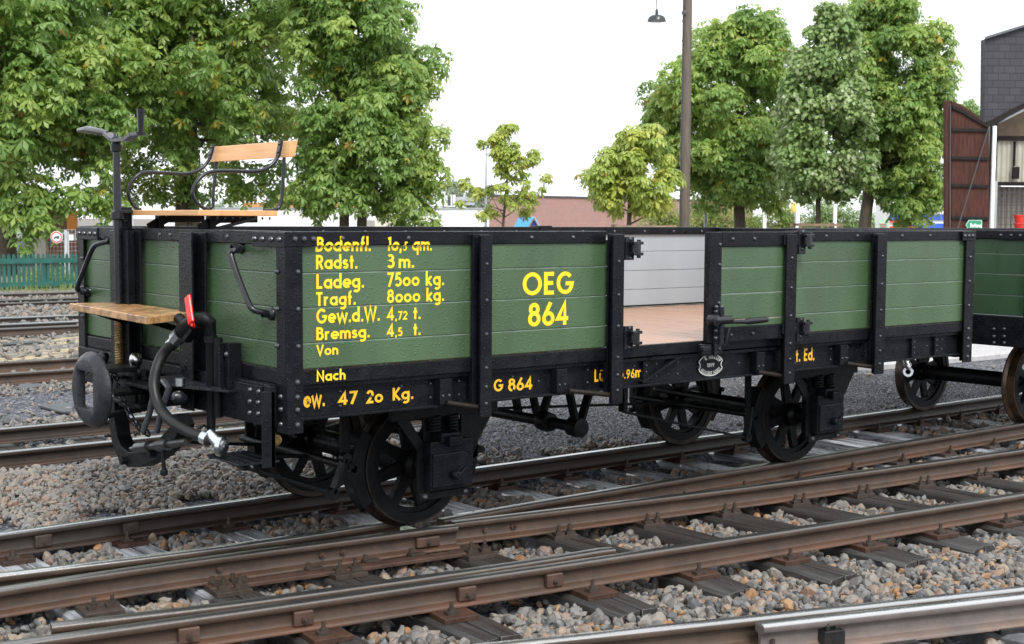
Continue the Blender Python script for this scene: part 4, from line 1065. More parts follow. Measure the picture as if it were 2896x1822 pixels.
for y in (0.30, 0.88):
    o = MB()
    o.bar((-1.03, y, 1.512), (-0.93, y, 1.568), 0.05, 0.012, (0, 1, 0)); o.bar((-0.93, y, 1.568), (-0.72, y, 1.571), 0.05, 0.012, (0, 1, 0))
    o.box(-0.985, -0.955, y - 0.025, y + 0.025, 1.49, 1.5775)
    o.build('bench_bracket', 'blackmatt', WG, 0.002)
o = MB()
o.bar((-1.02, y0 + 0.02, 1.51), (-0.79, y0 + 0.02, 1.565), 0.012, 0.045, (0, 1, 0))
for k in range(8): o.dome((-0.98 + 0.04 * k, y0 + 0.03, 1.571), (0, 0, -1), 0.006, 0.012)
o.build('bench_bracket', 'blackmatt', WG, 0.002)
# footboard outside the end
zf = 1.124
pn, pf = ON(415, 897, 2, zf), ON(196, 858, 2, zf)
o = MB(); o.prism([(pn[0], pn[1], zf), (-1.10, 0.197, zf), (-1.10, pf[1] - 0.05, zf), (pf[0], pf[1], zf)], (0, 0, -0.034)); o.build('footboard', 'oakwet', WG, 0.003)
for y in (0.3, 0.9): o = MB(); o.bar((-1.10, y, 1.02), (-1.30, y, 1.086), 0.03, 0.012, (0, 1, 0)); o.build('footboard_bracket', 'blackmatt', WG, 0.002)

# ---------------------------------------------------------------- second wagon behind
W2 = empty('goods_wagon', label='second goods wagon with darker green planks, only its end showing behind the long wagon', cat='goods wagon')
X2, N2, F2 = 4.86, -0.64, 1.68
o = MB(); planks_y(o, N2 + 0.04, F2 - 0.04, X2 + 0.024, X2 + 0.046, [0.905, 1.05, 1.20, 1.345, 1.47]); o.build('end_wall', 'green2', W2, 0.0035)
o = MB(); planks_x(o, X2 + 0.06, X2 + 4.0, N2 + 0.024, N2 + 0.046, [0.905, 1.05, 1.20, 1.345, 1.47]); planks_x(o, X2 + 0.06, X2 + 4.0, F2 - 0.046, F2 - 0.024, [0.905, 1.05, 1.20, 1.345, 1.47]); o.build('side_wall', 'green2', W2, 0.0035)
o = MB(); o.box(X2, X2 + 0.05, N2 + 0.02, F2 - 0.02, 1.452, 1.513); o.box(X2 + 0.051, X2 + 4.0, N2, N2 + 0.06, 1.452, 1.513); o.box(X2 + 0.051, X2 + 4.0, F2 - 0.06, F2, 1.452, 1.513)
o.build('capping_iron', 'black', W2, 0.004)
o = MB(); o.box(X2 - 0.006, X2 + 0.20, N2 - 0.004, N2 + 0.006, 1.446, 1.510); o.box(X2 - 0.007, X2 - 0.001, N2 + 0.0062, N2 + 0.31, 1.446, 1.510)
for dy in (0.06, 0.13, 0.2, 0.28): o.dome((X2 - 0.007, N2 + dy, 1.478), (-1, 0, 0), 0.013, 0.011)
o.box(X2 + 0.0, X2 + 0.08, N2, N2 + 0.01, 0.66, 1.445); o.box(X2 + 0.0, X2 + 0.01, N2 + 0.0105, N2 + 0.09, 0.66, 1.445)
o.build('corner_post', 'black', W2, 0.003)
o = MB(); o.box(X2 - 0.012, X2 + 0.06, N2 + 0.01, F2 - 0.01, 0.685, 0.902)
for px in (2811, 2840):
    for py in (931, 952, 970): q = ON(px, py, 0, X2 - 0.012); o.dome(q, (-1, 0, 0), 0.013, 0.010)
o.build('headstock', 'black', W2, 0.004)
o = MB(); o.box(X2 + 0.061, X2 + 4.0, N2 + 0.08, N2 + 0.10, 0.69, 0.845); o.box(X2 + 0.061, X2 + 4.0, F2 - 0.1, F2 - 0.08, 0.69, 0.845); o.box(X2 + 0.061, X2 + 4.0, N2 + 0.05, F2 - 0.05, 0.8455, 0.90); o.build('underframe', 'blackmatt', W2, 0.004)
buffer_plate(4.60 - 0.02, 1, W2, 0.53, BZ)
o = MB(); o.box(4.66, X2 - 0.013, 0.40, 0.66, BZ + 0.05, BZ + 0.08); o.box(4.66, X2 - 0.013, 0.40, 0.66, BZ - 0.1, BZ - 0.07); o.build('buffer_shank', 'blackmatt', W2, 0.004)
XW2 = 5.93
wheel(XW2, -0.052, 1, W2, 'blackmatt', 'tyre2'); wheel(XW2, 1.052, -1, W2)
o = MB(); o.cyl((XW2, -0.20, 0.31), (XW2, 1.20, 0.31), 0.062, 20); o.build('axle', 'blackmatt', W2, 0, 40)
o = MB()
q = XP(2568, 1052, 4.55); o.lathe(q, (-0.6, -0.5, 0.1), [(0.02, 0.012), (0.036, 0.012), (0.04, 0.0), (0.036, -0.012), (0.02, -0.012)], 18); 
a, b = XP(2563, 1022, 4.55), XP(2570, 1046, 4.55); o.tube([a, (a + b) / 2, b], [0.022, 0.03, 0.016], 10); o.lathe(a, (0, 0, 1), [(0.001, 0.02), (0.025, 0.012), (0.025, -0.01), (0.001, -0.012)], 12, False)
o.build('hose_coupling', 'chrome', W2, 0, 40)

# ---------------------------------------------------------------- rails
RAILS = []          # (xs, ys) for keeping stones off
PROF = [(-0.024, 0.0), (0.024, 0.0), (0.030, -0.003), (0.033, -0.009), (0.033, -0.024), (0.029, -0.031), (0.011, -0.038), (0.0085, -0.046), (0.0085, -0.082), (0.013, -0.092), (0.050, -0.101), (0.054, -0.105), (0.054, -0.114)]
PROF = PROF + [(-u, z) for u, z in PROF[::-1][:-2]] + [(-0.033, -0.009), (-0.030, -0.003)][:0]
def fix_prof():
    right = [(0.024, 0.0), (0.030, -0.003), (0.033, -0.009), (0.033, -0.024), (0.029, -0.031), (0.011, -0.038), (0.0085, -0.046), (0.0085, -0.082), (0.013, -0.092), (0.050, -0.101), (0.054, -0.105), (0.054, -0.114)]
    return right + [(-u, z) for u, z in right[::-1]]
PROF = fix_prof()
def smooth_xy(pts, step=0.25):
    P = np.array(pts, float); x = np.arange(P[0, 0], P[-1, 0] + step, step); x[-1] = P[-1, 0]
    y = np.interp(x, P[:, 0], P[:, 1])
    k = np.ones(5) / 5
    if len(y) > 8:
        yy = np.concatenate([[y[0] - (y[j] - y[0]) for j in (2, 1)], y, [y[-1] + (y[-1] - y[-j]) for j in (2, 3)]])
        y = np.convolve(yy, k, 'valid')
    return x, y
def rail(pts, m, label, zoff=0.0, keep=True, prof=None, sub=True):
    x, y = smooth_xy(pts) if sub else (np.array([p[0] for p in pts], float), np.array([p[1] for p in pts], float))
    if keep: RAILS.append((x, y))
    pr = prof or PROF
    o = MB(); n = len(x); m_ = len(pr); vs = []
    for k in range(n):
        a, b = max(0, k - 1), min(n - 1, k + 1)
        t = np.array((x[b] - x[a], y[b] - y[a]), float); t /= np.linalg.norm(t); nn = np.array((t[1], -t[0]))
        for u, z in pr: vs.append((x[k] + nn[0] * u, y[k] + nn[1] * u, z + zoff))
    fs = [tuple(range(m_)), tuple((n - 1) * m_ + j for j in range(m_))[::-1]]
    for k in range(n - 1):
        for j in range(m_): j2 = (j + 1) % m_; fs.append((k * m_ + j, k * m_ + j2, (k + 1) * m_ + j2, (k + 1) * m_ + j))
    o.add(vs, fs)
    ob = o.build('rail', m, None, 0, 50)
    ob.location.z = 0
    return tag(ob, label, 'rail')
rF = rail([(-9, 1.03), (30, 1.03)], 'raildark', 'dark straight rail under the far wheels of the wagons')
rN = rail([(-9, 1.22), (-4.5, 0.62), (-2.02, 0.25), (-1.2, 0.13), (-0.8, 0.085), (-0.2, 0.085), (-0.02, 0.085)], 'railshine', 'rounded shiny rail running in from the left edge to the nearest wheel')
rS = rail([(-9, 0.0), (-2.6, 0.0), (-1.9, 0.03), (-0.92, -0.055), (0.14, -0.195)], 'rail', 'bolted wing rail ending below the nearest wheel')
rU = rail([(0.16, -0.035), (0.5, -0.005), (1.0, 0.0), (30, 0.0)], 'rail', 'rail under the near wheels to the right of the crossing nose')
rL = rail([(0.17, -0.125), (0.52, -0.18), (2.28, -0.44), (3.41, -0.56), (4.71, -0.69), (9, -1.10), (16, -1.6)], 'rail', 'brown rail splitting off from the crossing towards the right edge')
rT = rail([(-9, 0.25), (-2.35, -0.745), (-1.39, -0.905), (-0.2, -1.085), (1.3, -1.29), (3.27, -1.53), (9, -2.10), (16, -2.7)], 'rail', 'long rusty rail with bolted clamp blocks and a check rail beside it')
rG = rail([(-2.12, -0.62), (-1.95, -0.695), (-0.89, -0.872), (0.25, -1.035), (0.45, -1.045)], 'rail', 'short check rail lying close beside the long rusty rail', keep=True)
rV = rail([(-4, -0.75), (-0.85, -1.89), (0.18, -2.245), (1.39, -2.65), (8, -4.8)], 'railshine', 'polished rail across the bottom right corner')
rW = rail([(0.06, -2.30), (0.6, -2.485), (1.31, -2.725), (8, -4.9)], 'railgrey', 'grey switch rail starting beside the polished rail at the bottom right', prof=[(u * 1.05, z * 1.06 - 0.0) for u, z in PROF])
rail([(-14, 3.41), (3.0, 3.41)], 'raildark', 'nearer rail of the empty track just behind the stone heap')
rail([(-14, 4.43), (3.0, 4.43)], 'raildark', 'farther rail of the empty track just behind the stone heap')
def back(x0, x1, y, m, lab): return rail([(x0, y), (x1, y)], m, lab, 0.03 if y > 12 else 0.0, True)
back(-8, 14, 8.0, 'rail', 'nearer rail of the track beyond the buffer, orange web'); back(-8, 14, 9.05, 'rail', 'farther rail of the track beyond the buffer, orange web')
back(-8, 16, 13.15, 'rail', 'nearest of the three bundled rails below the footboard'); back(-8, 16, 13.95, 'raildark', 'middle of the three bundled rails below the footboard'); back(-8, 16, 15.2, 'raildark', 'farthest of the three bundled rails below the footboard')
back(-6, 22, 18.65, 'rail', 'nearer rusty rail in front of the green picket fence'); back(-6, 22, 19.6, 'rail', 'middle rusty rail in front of the green picket fence'); back(-6, 22, 21.6, 'rail', 'farther rusty rail just in front of the green picket fence')
# clamp blocks, fish plates and bolts on the rails
def web_block(r, px, py, wd=0.085, hgt=0.062, m='rustbrown', bolt=True):
    q = ON(px, py, 2, -0.06)
    x, y = RAILS_BY[r.name]; yy = np.interp(q[0], x, y); sl = (np.interp(q[0] + 0.1, x, y) - np.interp(q[0] - 0.1, x, y)) / 0.2
    t = np.array((1.0, sl, 0)); t /= np.linalg.norm(t); nn = np.array((t[1], -t[0], 0))
    c = np.array((q[0], yy, -0.063)) + nn * 0.026
    o = MB(); o.obox(c, t * wd / 2, nn * 0.016, np.array((0, 0, hgt / 2)))
    o.build('clamp_block', m, r, 0.005)
    if bolt:
        o = MB(); o.hexbolt(c + nn * 0.016 + np.array((0, 0, -0.004)), nn, 0.013, 0.011, 0.012); o.build('bolt', 'boltsteel', r, 0)
RAILS_BY = {rF.name: RAILS[0], rN.name: RAILS[1], rS.name: RAILS[2], rU.name: RAILS[3], rL.name: RAILS[4], rT.name: RAILS[5], rV.name: RAILS[7], rW.name: RAILS[8]}
for px, py in ((523, 1786), (839, 1736), (1303, 1669), (1555, 1634)): web_block(rT, px, py)
for px, py in ((128, 1531), (377, 1496)): web_block(rF, px, py, m='boltsteel')
web_block(rS, 1185, 1522, 0.13, 0.05, 'rustbrown')
def web_bolt(r, px, py, out=0.012):
    q = ON(px, py, 2, -0.06); x, y = RAILS_BY[r.name]; yy = np.interp(q[0], x, y); sl = (np.interp(q[0] + 0.1, x, y) - np.interp(q[0] - 0.1, x, y)) / 0.2
    t = np.array((1.0, sl, 0)); t /= np.linalg.norm(t); nn = np.array((t[1], -t[0], 0))
    o = MB(); o.hexbolt(np.array((q[0], yy, -0.062)) + nn * 0.009, nn, 0.015, 0.014, out); o.build('bolt', 'rustbrown', r, 0)
for px, py in ((608, 1604), (897, 1564), (955, 1556)): web_bolt(rS, px, py)
for px, py in ((1363, 1495), (1440, 1484), (1447, 1487)): web_bolt(rL, px, py, 0)

# ---------------------------------------------------------------- sleepers
LT = lambda x: float(np.interp(x, RAILS[5][0], RAILS[5][1]))
SLX = [-2.95, -2.32, -1.72, -1.13, -0.55, 0.17, 0.78, 1.36, 1.91, 2.45, 2.99, 3.55, 4.12, 4.70, 5.28, 5.86, 6.45, 7.05, 7.65]
SLBOX = []
ORD = ['first', 'second', 'third', 'fourth', 'fifth', 'sixth', 'seventh', 'eighth', 'ninth', 'tenth', 'eleventh', 'twelfth', 'thirteenth', 'fourteenth', 'fifteenth', 'sixteenth', 'seventeenth', 'eighteenth', 'nineteenth']
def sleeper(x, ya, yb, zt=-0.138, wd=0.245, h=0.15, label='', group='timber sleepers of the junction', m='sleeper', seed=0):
    """split, weathered baulk lying along y; returns its object"""
    r = random.Random(seed)
    o = MB(); n = 14; g0 = r.uniform(-0.02, 0.03)
    for s in (-1, 1):
        vs = []
        for k in range(n + 1):
            y = ya + (yb - ya) * k / n; j = g0 + 0.006 * math.sin(k * 1.7 + seed)
            e = 0.012 if k in (0, n) else 0.0
            inn = j + s * (0.0035 + 0.003 * abs(math.sin(k * 0.9 + seed)))
            ou = s * (wd / 2 - 0.006 * abs(math.sin(k * 2.1 + seed * 1.3)) - e)
            dz = 0.0012 * math.sin(k * 1.3 + seed) - e
            vs += [(x + inn, y, zt + dz * 0.5), (x + ou - s * 0.014, y, zt + dz), (x + ou, y, zt + dz - 0.016), (x + ou, y, zt - h), (x + inn, y, zt - h)]
        fs = [(0, 1, 2, 3, 4), tuple(n * 5 + i for i in range(5))[::-1]]
        for k in range(n):
            for i in range(5): fs.append((k * 5 + i, k * 5 + (i + 1) % 5, (k + 1) * 5 + (i + 1) % 5, (k + 1) * 5 + i))
        o.add(vs, fs)
    ob = o.build('sleeper', m, None, 0.002, 30, 1)
    SLBOX.append((x - wd / 2, x + wd / 2, min(ya, yb), max(ya, yb)))
    return tag(ob, label, 'sleeper', group)
def tie_plate(sl, x, y, ln=0.26, wd=0.17, bolts=((0, -0.085),), m='rust', slope=-0.13):
    t = np.array((1.0, slope, 0)); t /= np.linalg.norm(t); nn = np.array((t[1], -t[0], 0))
    c = np.array((x, y, -0.127))
    o = MB(); o.obox(c, t * wd / 2, nn * ln / 2, np.array((0, 0, 0.0115))); pl = o.build('tie_plate', m, sl, 0.002)
    for u, v in bolts:
        o = MB(); b = c + t * u + nn * (-v) + np.array((0, 0, 0.0115))
        o.obox(b + np.array((0, 0, 0.008)), t * 0.028, nn * 0.02, np.array((0, 0, 0.008)))
        o.tube([b + (0, 0, 0.016), b + (0, 0, 0.027)], 0.016, 10); o.tube([b + (0, 0, 0.027), b + (0, 0, 0.055)], 0.009, 8)
        o.build('rail_screw', 'boltsteel', pl, 0)
for k, x in enumerate(SLX):
    ye = LT(x) - 0.36 - 0.03 * ((k * 5) % 3)
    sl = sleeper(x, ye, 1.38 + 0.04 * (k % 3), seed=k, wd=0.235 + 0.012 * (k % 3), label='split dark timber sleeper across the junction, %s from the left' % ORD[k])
    big = x < 0.5
    tie_plate(sl, x - 0.005, LT(x) - 0.03, 0.30 if big else 0.25, 0.17, ((-0.02, -0.088),), 'rust')
    if x > 0.3:
        yl = float(np.interp(x, RAILS[4][0], RAILS[4][1])); tie_plate(sl, x, yl - 0.02, 0.22, 0.15, ((-0.035, -0.085), (0.035, -0.085)), 'boltsteel')
        tie_plate(sl, x, 0.0, 0.22, 0.15, ((0.03, -0.085),), 'boltsteel', 0)
    else:
        ys = float(np.interp(x, RAILS[2][0], RAILS[2][1])); tie_plate(sl, x, ys - 0.05, 0.34, 0.17, ((-0.03, -0.10), (0.05, -0.10)), 'boltsteel', -0.1)
    tie_plate(sl, x, 1.02, 0.26, 0.16, ((-0.02, -0.09),), 'rust', 0)
# long fish plate bar lying beside the wing rail
o = MB(); a, b = np.array((-1.22, -0.14, -0.118)), np.array((0.10, -0.31, -0.118)); o.bar(a, b, 0.075, 0.02); o.build('slide_bar', 'rustbrown', rS, 0.003)
for i, px in enumerate((582, 640, 858, 1022, 1155)):
    q = ON(px, 1640 - (px - 582) * 0.13, 2, -0.10); yy = float(np.interp(q[0], RAILS[2][0], RAILS[2][1])) - 0.085
    o = MB(); o.tube([(q[0], yy, -0.11), (q[0], yy, -0.07)], 0.012, 8); o.obox((q[0] + 0.03, yy - 0.005, -0.1), (0.04, -0.005, 0), (0, 0.02, 0), (0, 0, 0.006)); o.build('bolt', 'boltsteel', rS, 0)
# sleepers of the track in the bottom right corner
for k, (px, py) in enumerate(((2560, 1822), (2880, 1780), (2230, 1870))):
    q = ON(px, py, 2, -0.135)
    sl = sleeper(q[0], q[1] - 0.75, q[1] + 0.55, zt=-0.138, wd=0.22, seed=30 + k, m='wetgrey', label=['grey weathered sleeper below the grey switch rail', 'grey weathered sleeper at the bottom right corner', 'grey weathered sleeper left of the switch rail end'][k], group='sleepers of the nearest track')
    tie_plate(sl, q[0], q[1] + 0.12, 0.3, 0.16, ((0.0, -0.06),), 'steel', -0.34)
q = ON(2348, 1800, 2, -0.075)
o = MB(); o.obox(q + (0, 0, 0.0), (0.045, -0.015, 0), (0.008, 0.03, 0), (0, 0, 0.03)); o.hexbolt(q + (-0.02, 0.0, 0.03), (0, 0, 1), 0.014, 0.02, 0.01); o.hexbolt(q + (0.025, -0.01, 0.03), (0, 0, 1), 0.014, 0.014, 0.008); o.build('rail_chair', 'steel', rW, 0.004)
# sleepers of the empty tracks behind
kk = 0
for (ya, yb, xs, lab) in ((2.95, 4.9, np.arange(-6.2, 3.0, 0.62), 'dark sleeper of the empty track just behind the stone heap, %s from the left'),):
    for i, x in enumerate(xs):
        kk += 1; sleeper(float(x), ya, yb, zt=-0.145, seed=50 + kk, label=lab % ORD[i], group='sleepers of the track behind the heap', m='oldsleeper')
# ---------------------------------------------------------------- ground
RH = np.array([math.cos(YAW), -math.sin(YAW), 0.0]); FH = np.array([math.sin(YAW), math.cos(YAW), 0.0])
def sstep(a, b, x):
    t = np.clip((x - a) / (b - a), 0, 1); return t * t * (3 - 2 * t)
def gz(x, y):
    x = np.asarray(x, float); y = np.asarray(y, float)
    left = np.interp(y, [-4, -2.2, -0.12, 0.02, 1.0, 1.075, 1.10, 2.6, 3.0, 3.3, 4.6, 5.0, 7.4, 7.8, 9.3, 9.8], [-0.215, -0.222, -0.222, -0.182, -0.182, -0.20, -0.06, -0.045, -0.10, -0.165, -0.165, -0.12, -0.11, -0.135, -0.135, -0.12])
    right = np.interp(y, [-4, -2.2, -0.12, 0.02, 1.0, 1.075, 1.12, 2.2], [-0.215, -0.222, -0.222, -0.182, -0.182, -0.20, -0.075, -0.06])
    return left + (right - left) * sstep(2.4, 3.8, x)
gx = np.concatenate([[-700, -300, -120, -60, -30, -18], np.arange(-12, 14.01, 0.16), [16, 19, 23, 28, 36, 50, 80, 140, 300, 700]])
gy = np.concatenate([[-500, -200, -80, -40, -20, -10], np.arange(-6, 12.01, 0.16), np.arange(12.5, 30, 0.6), [32, 36, 42, 50, 70, 110, 200, 400, 900]])
GX, GY = np.meshgrid(gx, gy, indexing='ij')
GZ = gz(GX, GY) + 0.006 * np.sin(GX * 7.1 + np.sin(GY * 5.3)) * np.sin(GY * 6.7)
V = np.stack([GX, GY, GZ], -1).reshape(-1, 3)
ni, nj = GX.shape
I, J = np.meshgrid(np.arange(ni - 1), np.arange(nj - 1), indexing='ij')
F = np.stack([I * nj + J, (I + 1) * nj + J, (I + 1) * nj + J + 1, I * nj + J + 1], -1).reshape(-1, 4)
def ground_mat():
    m, nt, b = _mat('dark_wet_grit')
    v = coords(nt)
    vo = nt.nodes.new('ShaderNodeTexVoronoi'); vo.inputs['Scale'].default_value = 55; nt.links.new(v, vo.inputs['Vector'])
    sp = nt.nodes.new('ShaderNodeSeparateColor'); nt.links.new(vo.outputs['Color'], sp.inputs[0])
    grit = ramp(nt, sp.outputs[0], [(0.0, (0.02584, 0.02842, 0.03618)), (0.55, (0.0646, 0.06977, 0.08527)), (0.85, (0.1292, 0.1344, 0.1525)), (1.0, (0.3101, 0.2842, 0.2584))])
    vo2 = nt.nodes.new('ShaderNodeTexVoronoi'); vo2.inputs['Scale'].default_value = 17; nt.links.new(v, vo2.inputs['Vector'])
    sp2 = nt.nodes.new('ShaderNodeSeparateColor'); nt.links.new(vo2.outputs['Color'], sp2.inputs[0])
    pale = ramp(nt, sp2.outputs[0], [(0.0, (0.0912, 0.0874, 0.0836)), (0.5, (0.1748, 0.1672, 0.1596)), (0.85, (0.228, 0.2128, 0.19)), (1.0, (0.2584, 0.1824, 0.114))])
    # ballast paler and straw-strewn beyond y = 9.6
    tc = nt.nodes.new('ShaderNodeTexCoord'); xyz = nt.nodes.new('ShaderNodeSeparateXYZ'); nt.links.new(tc.outputs['Object'], xyz.inputs[0])
    wob = noise(nt, v, 0.9, 5)
    ad = nt.nodes.new('ShaderNodeMath'); ad.operation = 'MULTIPLY_ADD'; ad.inputs[1].default_value = 2.2
    nt.links.new(wob, ad.inputs[0]); nt.links.new(xyz.outputs['Y'], ad.inputs[2])
    k = nt.nodes.new('ShaderNodeMapRange'); k.inputs['From Min'].default_value = 8.0; k.inputs['From Max'].default_value = 9.2
    nt.links.new(ad.outputs[0], k.inputs['Value'])
    mx = nt.nodes.new('ShaderNodeMix'); mx.data_type = 'RGBA'
    nt.links.new(k.outputs[0], mx.inputs['Factor']); nt.links.new(grit, mx.inputs['A']); nt.links.new(pale, mx.inputs['B'])
    st = noise(nt, coords(nt, (0.35, 1.3, 1)), 3.0, 7, 0.75)
    sk = ramp(nt, st, [(0.50, 0.0), (0.60, 1.0)])
    k2 = nt.nodes.new('ShaderNodeMapRange'); k2.inputs['From Min'].default_value = 10.2; k2.inputs['From Max'].default_value = 10.8
    nt.links.new(ad.outputs[0], k2.inputs['Value'])
    k3 = nt.nodes.new('ShaderNodeMapRange'); k3.inputs['From Min'].default_value = 14.4; k3.inputs['From Max'].default_value = 13.6
    nt.links.new(ad.outputs[0], k3.inputs['Value'])
    q1 = nt.nodes.new('ShaderNodeMath'); q1.operation = 'MULTIPLY'; nt.links.new(k2.outputs[0], q1.inputs[0]); nt.links.new(k3.outputs[0], q1.inputs[1])
    q2 = nt.nodes.new('ShaderNodeMath'); q2.operation = 'MULTIPLY'; nt.links.new(q1.outputs[0], q2.inputs[0]); nt.links.new(sk, q2.inputs[1])
    mx2 = nt.nodes.new('ShaderNodeMix'); mx2.data_type = 'RGBA'
    nt.links.new(q2.outputs[0], mx2.inputs['Factor']); nt.links.new(mx.outputs['Result'], mx2.inputs['A']); mx2.inputs['B'].default_value = (0.42, 0.34, 0.19, 1)
    nt.links.new(mx2.outputs['Result'], b.inputs['Base Color'])
    b.inputs['Roughness'].default_value = 0.8; b.inputs['Specular IOR Level'].default_value = 0.15
    n1 = bump(nt, b, vo.outputs['Distance'], 0.9, 0.012); n1.invert = True
    return m
M['ground'] = ground_mat()
tag(mesh_np('ground', V, F, 'ground', None, None, True), kind='structure')
M['paving'] = mat('pale_paving', (0.40, 0.385, 0.385), 0.35, var=0.12, vscale=5, rvar=0.1)
o = MB(); a = [ON(2400, 1063, 2, -0.05), ON(2530, 1078, 2, -0.05), ON(2896, 1042, 2, -0.05)]
o.prism([(8.05, 4.2, 0.0), (8.4, 3.30, 0.0), (11.0, 3.20, 0.0), (26, 2.9, 0.0), (26, 12, 0.0), (9.5, 12, 0.0)], (0, 0, -0.2))
tag(o.build('pavement', 'paving', None, 0.01), kind='structure')
M['kerb'] = mat('brown_kerb', (0.1292, 0.095, 0.076), 0.5, var=0.2, vscale=8)

# ---------------------------------------------------------------- stones
def ico42():
    import bmesh
    b = bmesh.new(); bmesh.ops.create_icosphere(b, subdivisions=2, radius=1.0)
    v = np.array([p.co[:] for p in b.verts]); f = np.array([[q.index for q in p.verts] for p in b.faces]); b.free()
    return v / np.linalg.norm(v, axis=1, keepdims=True), f
def ico12():
    import bmesh
    b = bmesh.new(); bmesh.ops.create_icosphere(b, subdivisions=1, radius=1.0)
    v = np.array([p.co[:] for p in b.verts]); f = np.array([[q.index for q in p.verts] for p in b.faces]); b.free()
    return v / np.linalg.norm(v, axis=1, keepdims=True), f
ICO = {42: ico42(), 12: ico12()}
def rand_rot(n):
    q = rng.normal(size=(n, 4)); q /= np.linalg.norm(q, axis=1, keepdims=True)
    a, b, c, d = q.T
    return np.stack([np.stack([1 - 2 * (c * c + d * d), 2 * (b * c - a * d), 2 * (b * d + a * c)], -1), np.stack([2 * (b * c + a * d), 1 - 2 * (b * b + d * d), 2 * (c * d - a * b)], -1), np.stack([2 * (b * d - a * c), 2 * (c * d + a * b), 1 - 2 * (b * b + c * c)], -1)], 1)
def stone_mesh(P, size, det):
    dv, df = ICO[det]; n = len(P)
    K = 9
    nr = rng.normal(size=(n, K, 3)); nr /= np.linalg.norm(nr, axis=2, keepdims=True)
    dd = rng.uniform(0.44, 0.74, size=(n, K))
    dot = np.einsum('vd,nkd->nvk', dv, nr)
    r = np.where(dot > 0.15, dd[:, None, :] / np.maximum(dot, 0.15), 9.0).min(-1)
    r = np.minimum(r, 1.0)
    X = dv[None] * r[..., None]
    sc = np.stack([rng.uniform(0.85, 1.25, n), rng.uniform(0.70, 1.0, n), rng.uniform(0.50, 0.80, n)], -1)
    X = X * sc[:, None, :] * (size * 0.58)[:, None, None]
    tilt = rand_rot(n)
    X = np.einsum('nij,nvj->nvi', tilt, X)
    X = X + P[:, None, :]
    nv = len(dv)
    F = df[None] + (np.arange(n) * nv)[:, None, None]
    return X.reshape(-1, 3), F.reshape(-1, 3), len(df)
def off_track(x, y, margin):
    ok = np.ones(len(x), bool)
    for xs, ys in RAILS:
        inside = (x > xs[0] - margin) & (x < xs[-1] + margin)
        ok &= ~(inside & (np.abs(y - np.interp(x, xs, ys)) < 0.045 + margin))
    for a, b, c, d in SLBOX:
        ok &= ~((x > a - margin * 0.75) & (x < b + margin * 0.75) & (y > c - margin * 0.7) & (y < d + margin * 0.7))
    return ok
def stones(name, label, x0, x1, y0, y1, sp, size, layers, det, keepf=None, zadd=0.0, clear=0.6, tintf=None, spread=0.3):
    PS = []; SZ = []
    for L in range(layers):
        xs = np.arange(x0, x1, sp); ys = np.arange(y0, y1, sp)
        X, Y = np.meshgrid(xs, ys); X = X.ravel() + rng.uniform(-.5, .5, X.size) * sp; Y = Y.ravel() + rng.uniform(-.5, .5, Y.size) * sp
        s = size * np.exp(rng.normal(0, spread, X.size)); s = np.clip(s, size * 0.5, size * 1.8)
        Z = gz(X, Y) + zadd + s * 0.22 + L * size * 0.42 + rng.uniform(-0.1, 0.1, X.size) * size
        px, py, z = project(np.stack([X, Y, Z], -1))
        ok = (z > 0.5) & (px > -90) & (px < IW + 90) & (py < IH + 120) & off_track(X, Y, size * 0.5 * clear)
        if keepf is not None: ok &= keepf(X, Y)
        PS.append(np.stack([X, Y, Z], -1)[ok]); SZ.append(s[ok])
    P = np.concatenate(PS); s = np.concatenate(SZ)
    V, F, nf = stone_mesh(P, s, det)
    t = rng.uniform(0, 1, len(P)); t = tintf(P, t) if tintf else t
    ob = mesh_np(name, V, F, 'stone', None, np.repeat(t, nf))
    tag(ob, label, 'ballast', None, 'stuff')
    print('stones', name, len(P))
    return ob
def stone_mat():
    m, nt, b = _mat('crushed_stone')
    at = nt.nodes.new('ShaderNodeAttribute'); at.attribute_name = 'tint'
    col = ramp(nt, at.outputs['Fac'], [(0.0, (0.036, 0.038, 0.044)), (0.2, (0.100, 0.096, 0.092)), (0.42, (0.155, 0.145, 0.132)), (0.58, (0.200, 0.172, 0.142)), (0.70, (0.135, 0.140, 0.148)), (0.82, (0.235, 0.180, 0.128)), (0.89, (0.200, 0.132, 0.108)), (0.95, (0.27, 0.165, 0.085)), (1.0, (0.25, 0.115, 0.04))])
    f = noise(nt, coords(nt), 60, 4)
    mx = nt.nodes.new('ShaderNodeMix'); mx.data_type = 'RGBA'; mx.blend_type = 'MULTIPLY'; mx.inputs['Factor'].default_value = 0.45
    nt.links.new(col, mx.inputs['A']); nt.links.new(ramp(nt, f, [(0.3, 0.55), (0.7, 1.0)]), mx.inputs['B'])
    nt.links.new(mx.outputs['Result'], b.inputs['Base Color'])
    b.inputs['Roughness'].default_value = 0.55
    bump(nt, b, noise(nt, coords(nt), 130, 3), 0.35, 0.004)
    return m
M['stone'] = stone_mat()
stones('ballast', 'coarse grey and orange ballast between the sleepers in front of the wagon', -2.6, 5.4, -3.4, 1.0, 0.037, 0.047, 3, 42, lambda x, y: x * 0.2 + y < 1.2, -0.012, 0.35)
stones('ballast', 'coarse ballast along the tracks towards the right edge', 5.4, 13, -3.2, 1.0, 0.055, 0.062, 2, 12)
stones('ballast', 'heap of grey stone chippings left of the front wheels', -3.2, 3.2, 1.085, 3.15, 0.0335, 0.044, 2, 12, lambda x, y: rng.uniform(0, 1, len(x)) < np.where(x < 0.9, 1.0, np.exp(-(x - 0.9) / 0.3)) * np.where(y > 2.7, 0.7, 1.0) + np.where(y < 1.42, 0.55, 0) * (x < 3.4), 0.0, 0.2, lambda P, t: 0.34 + t * 0.58)
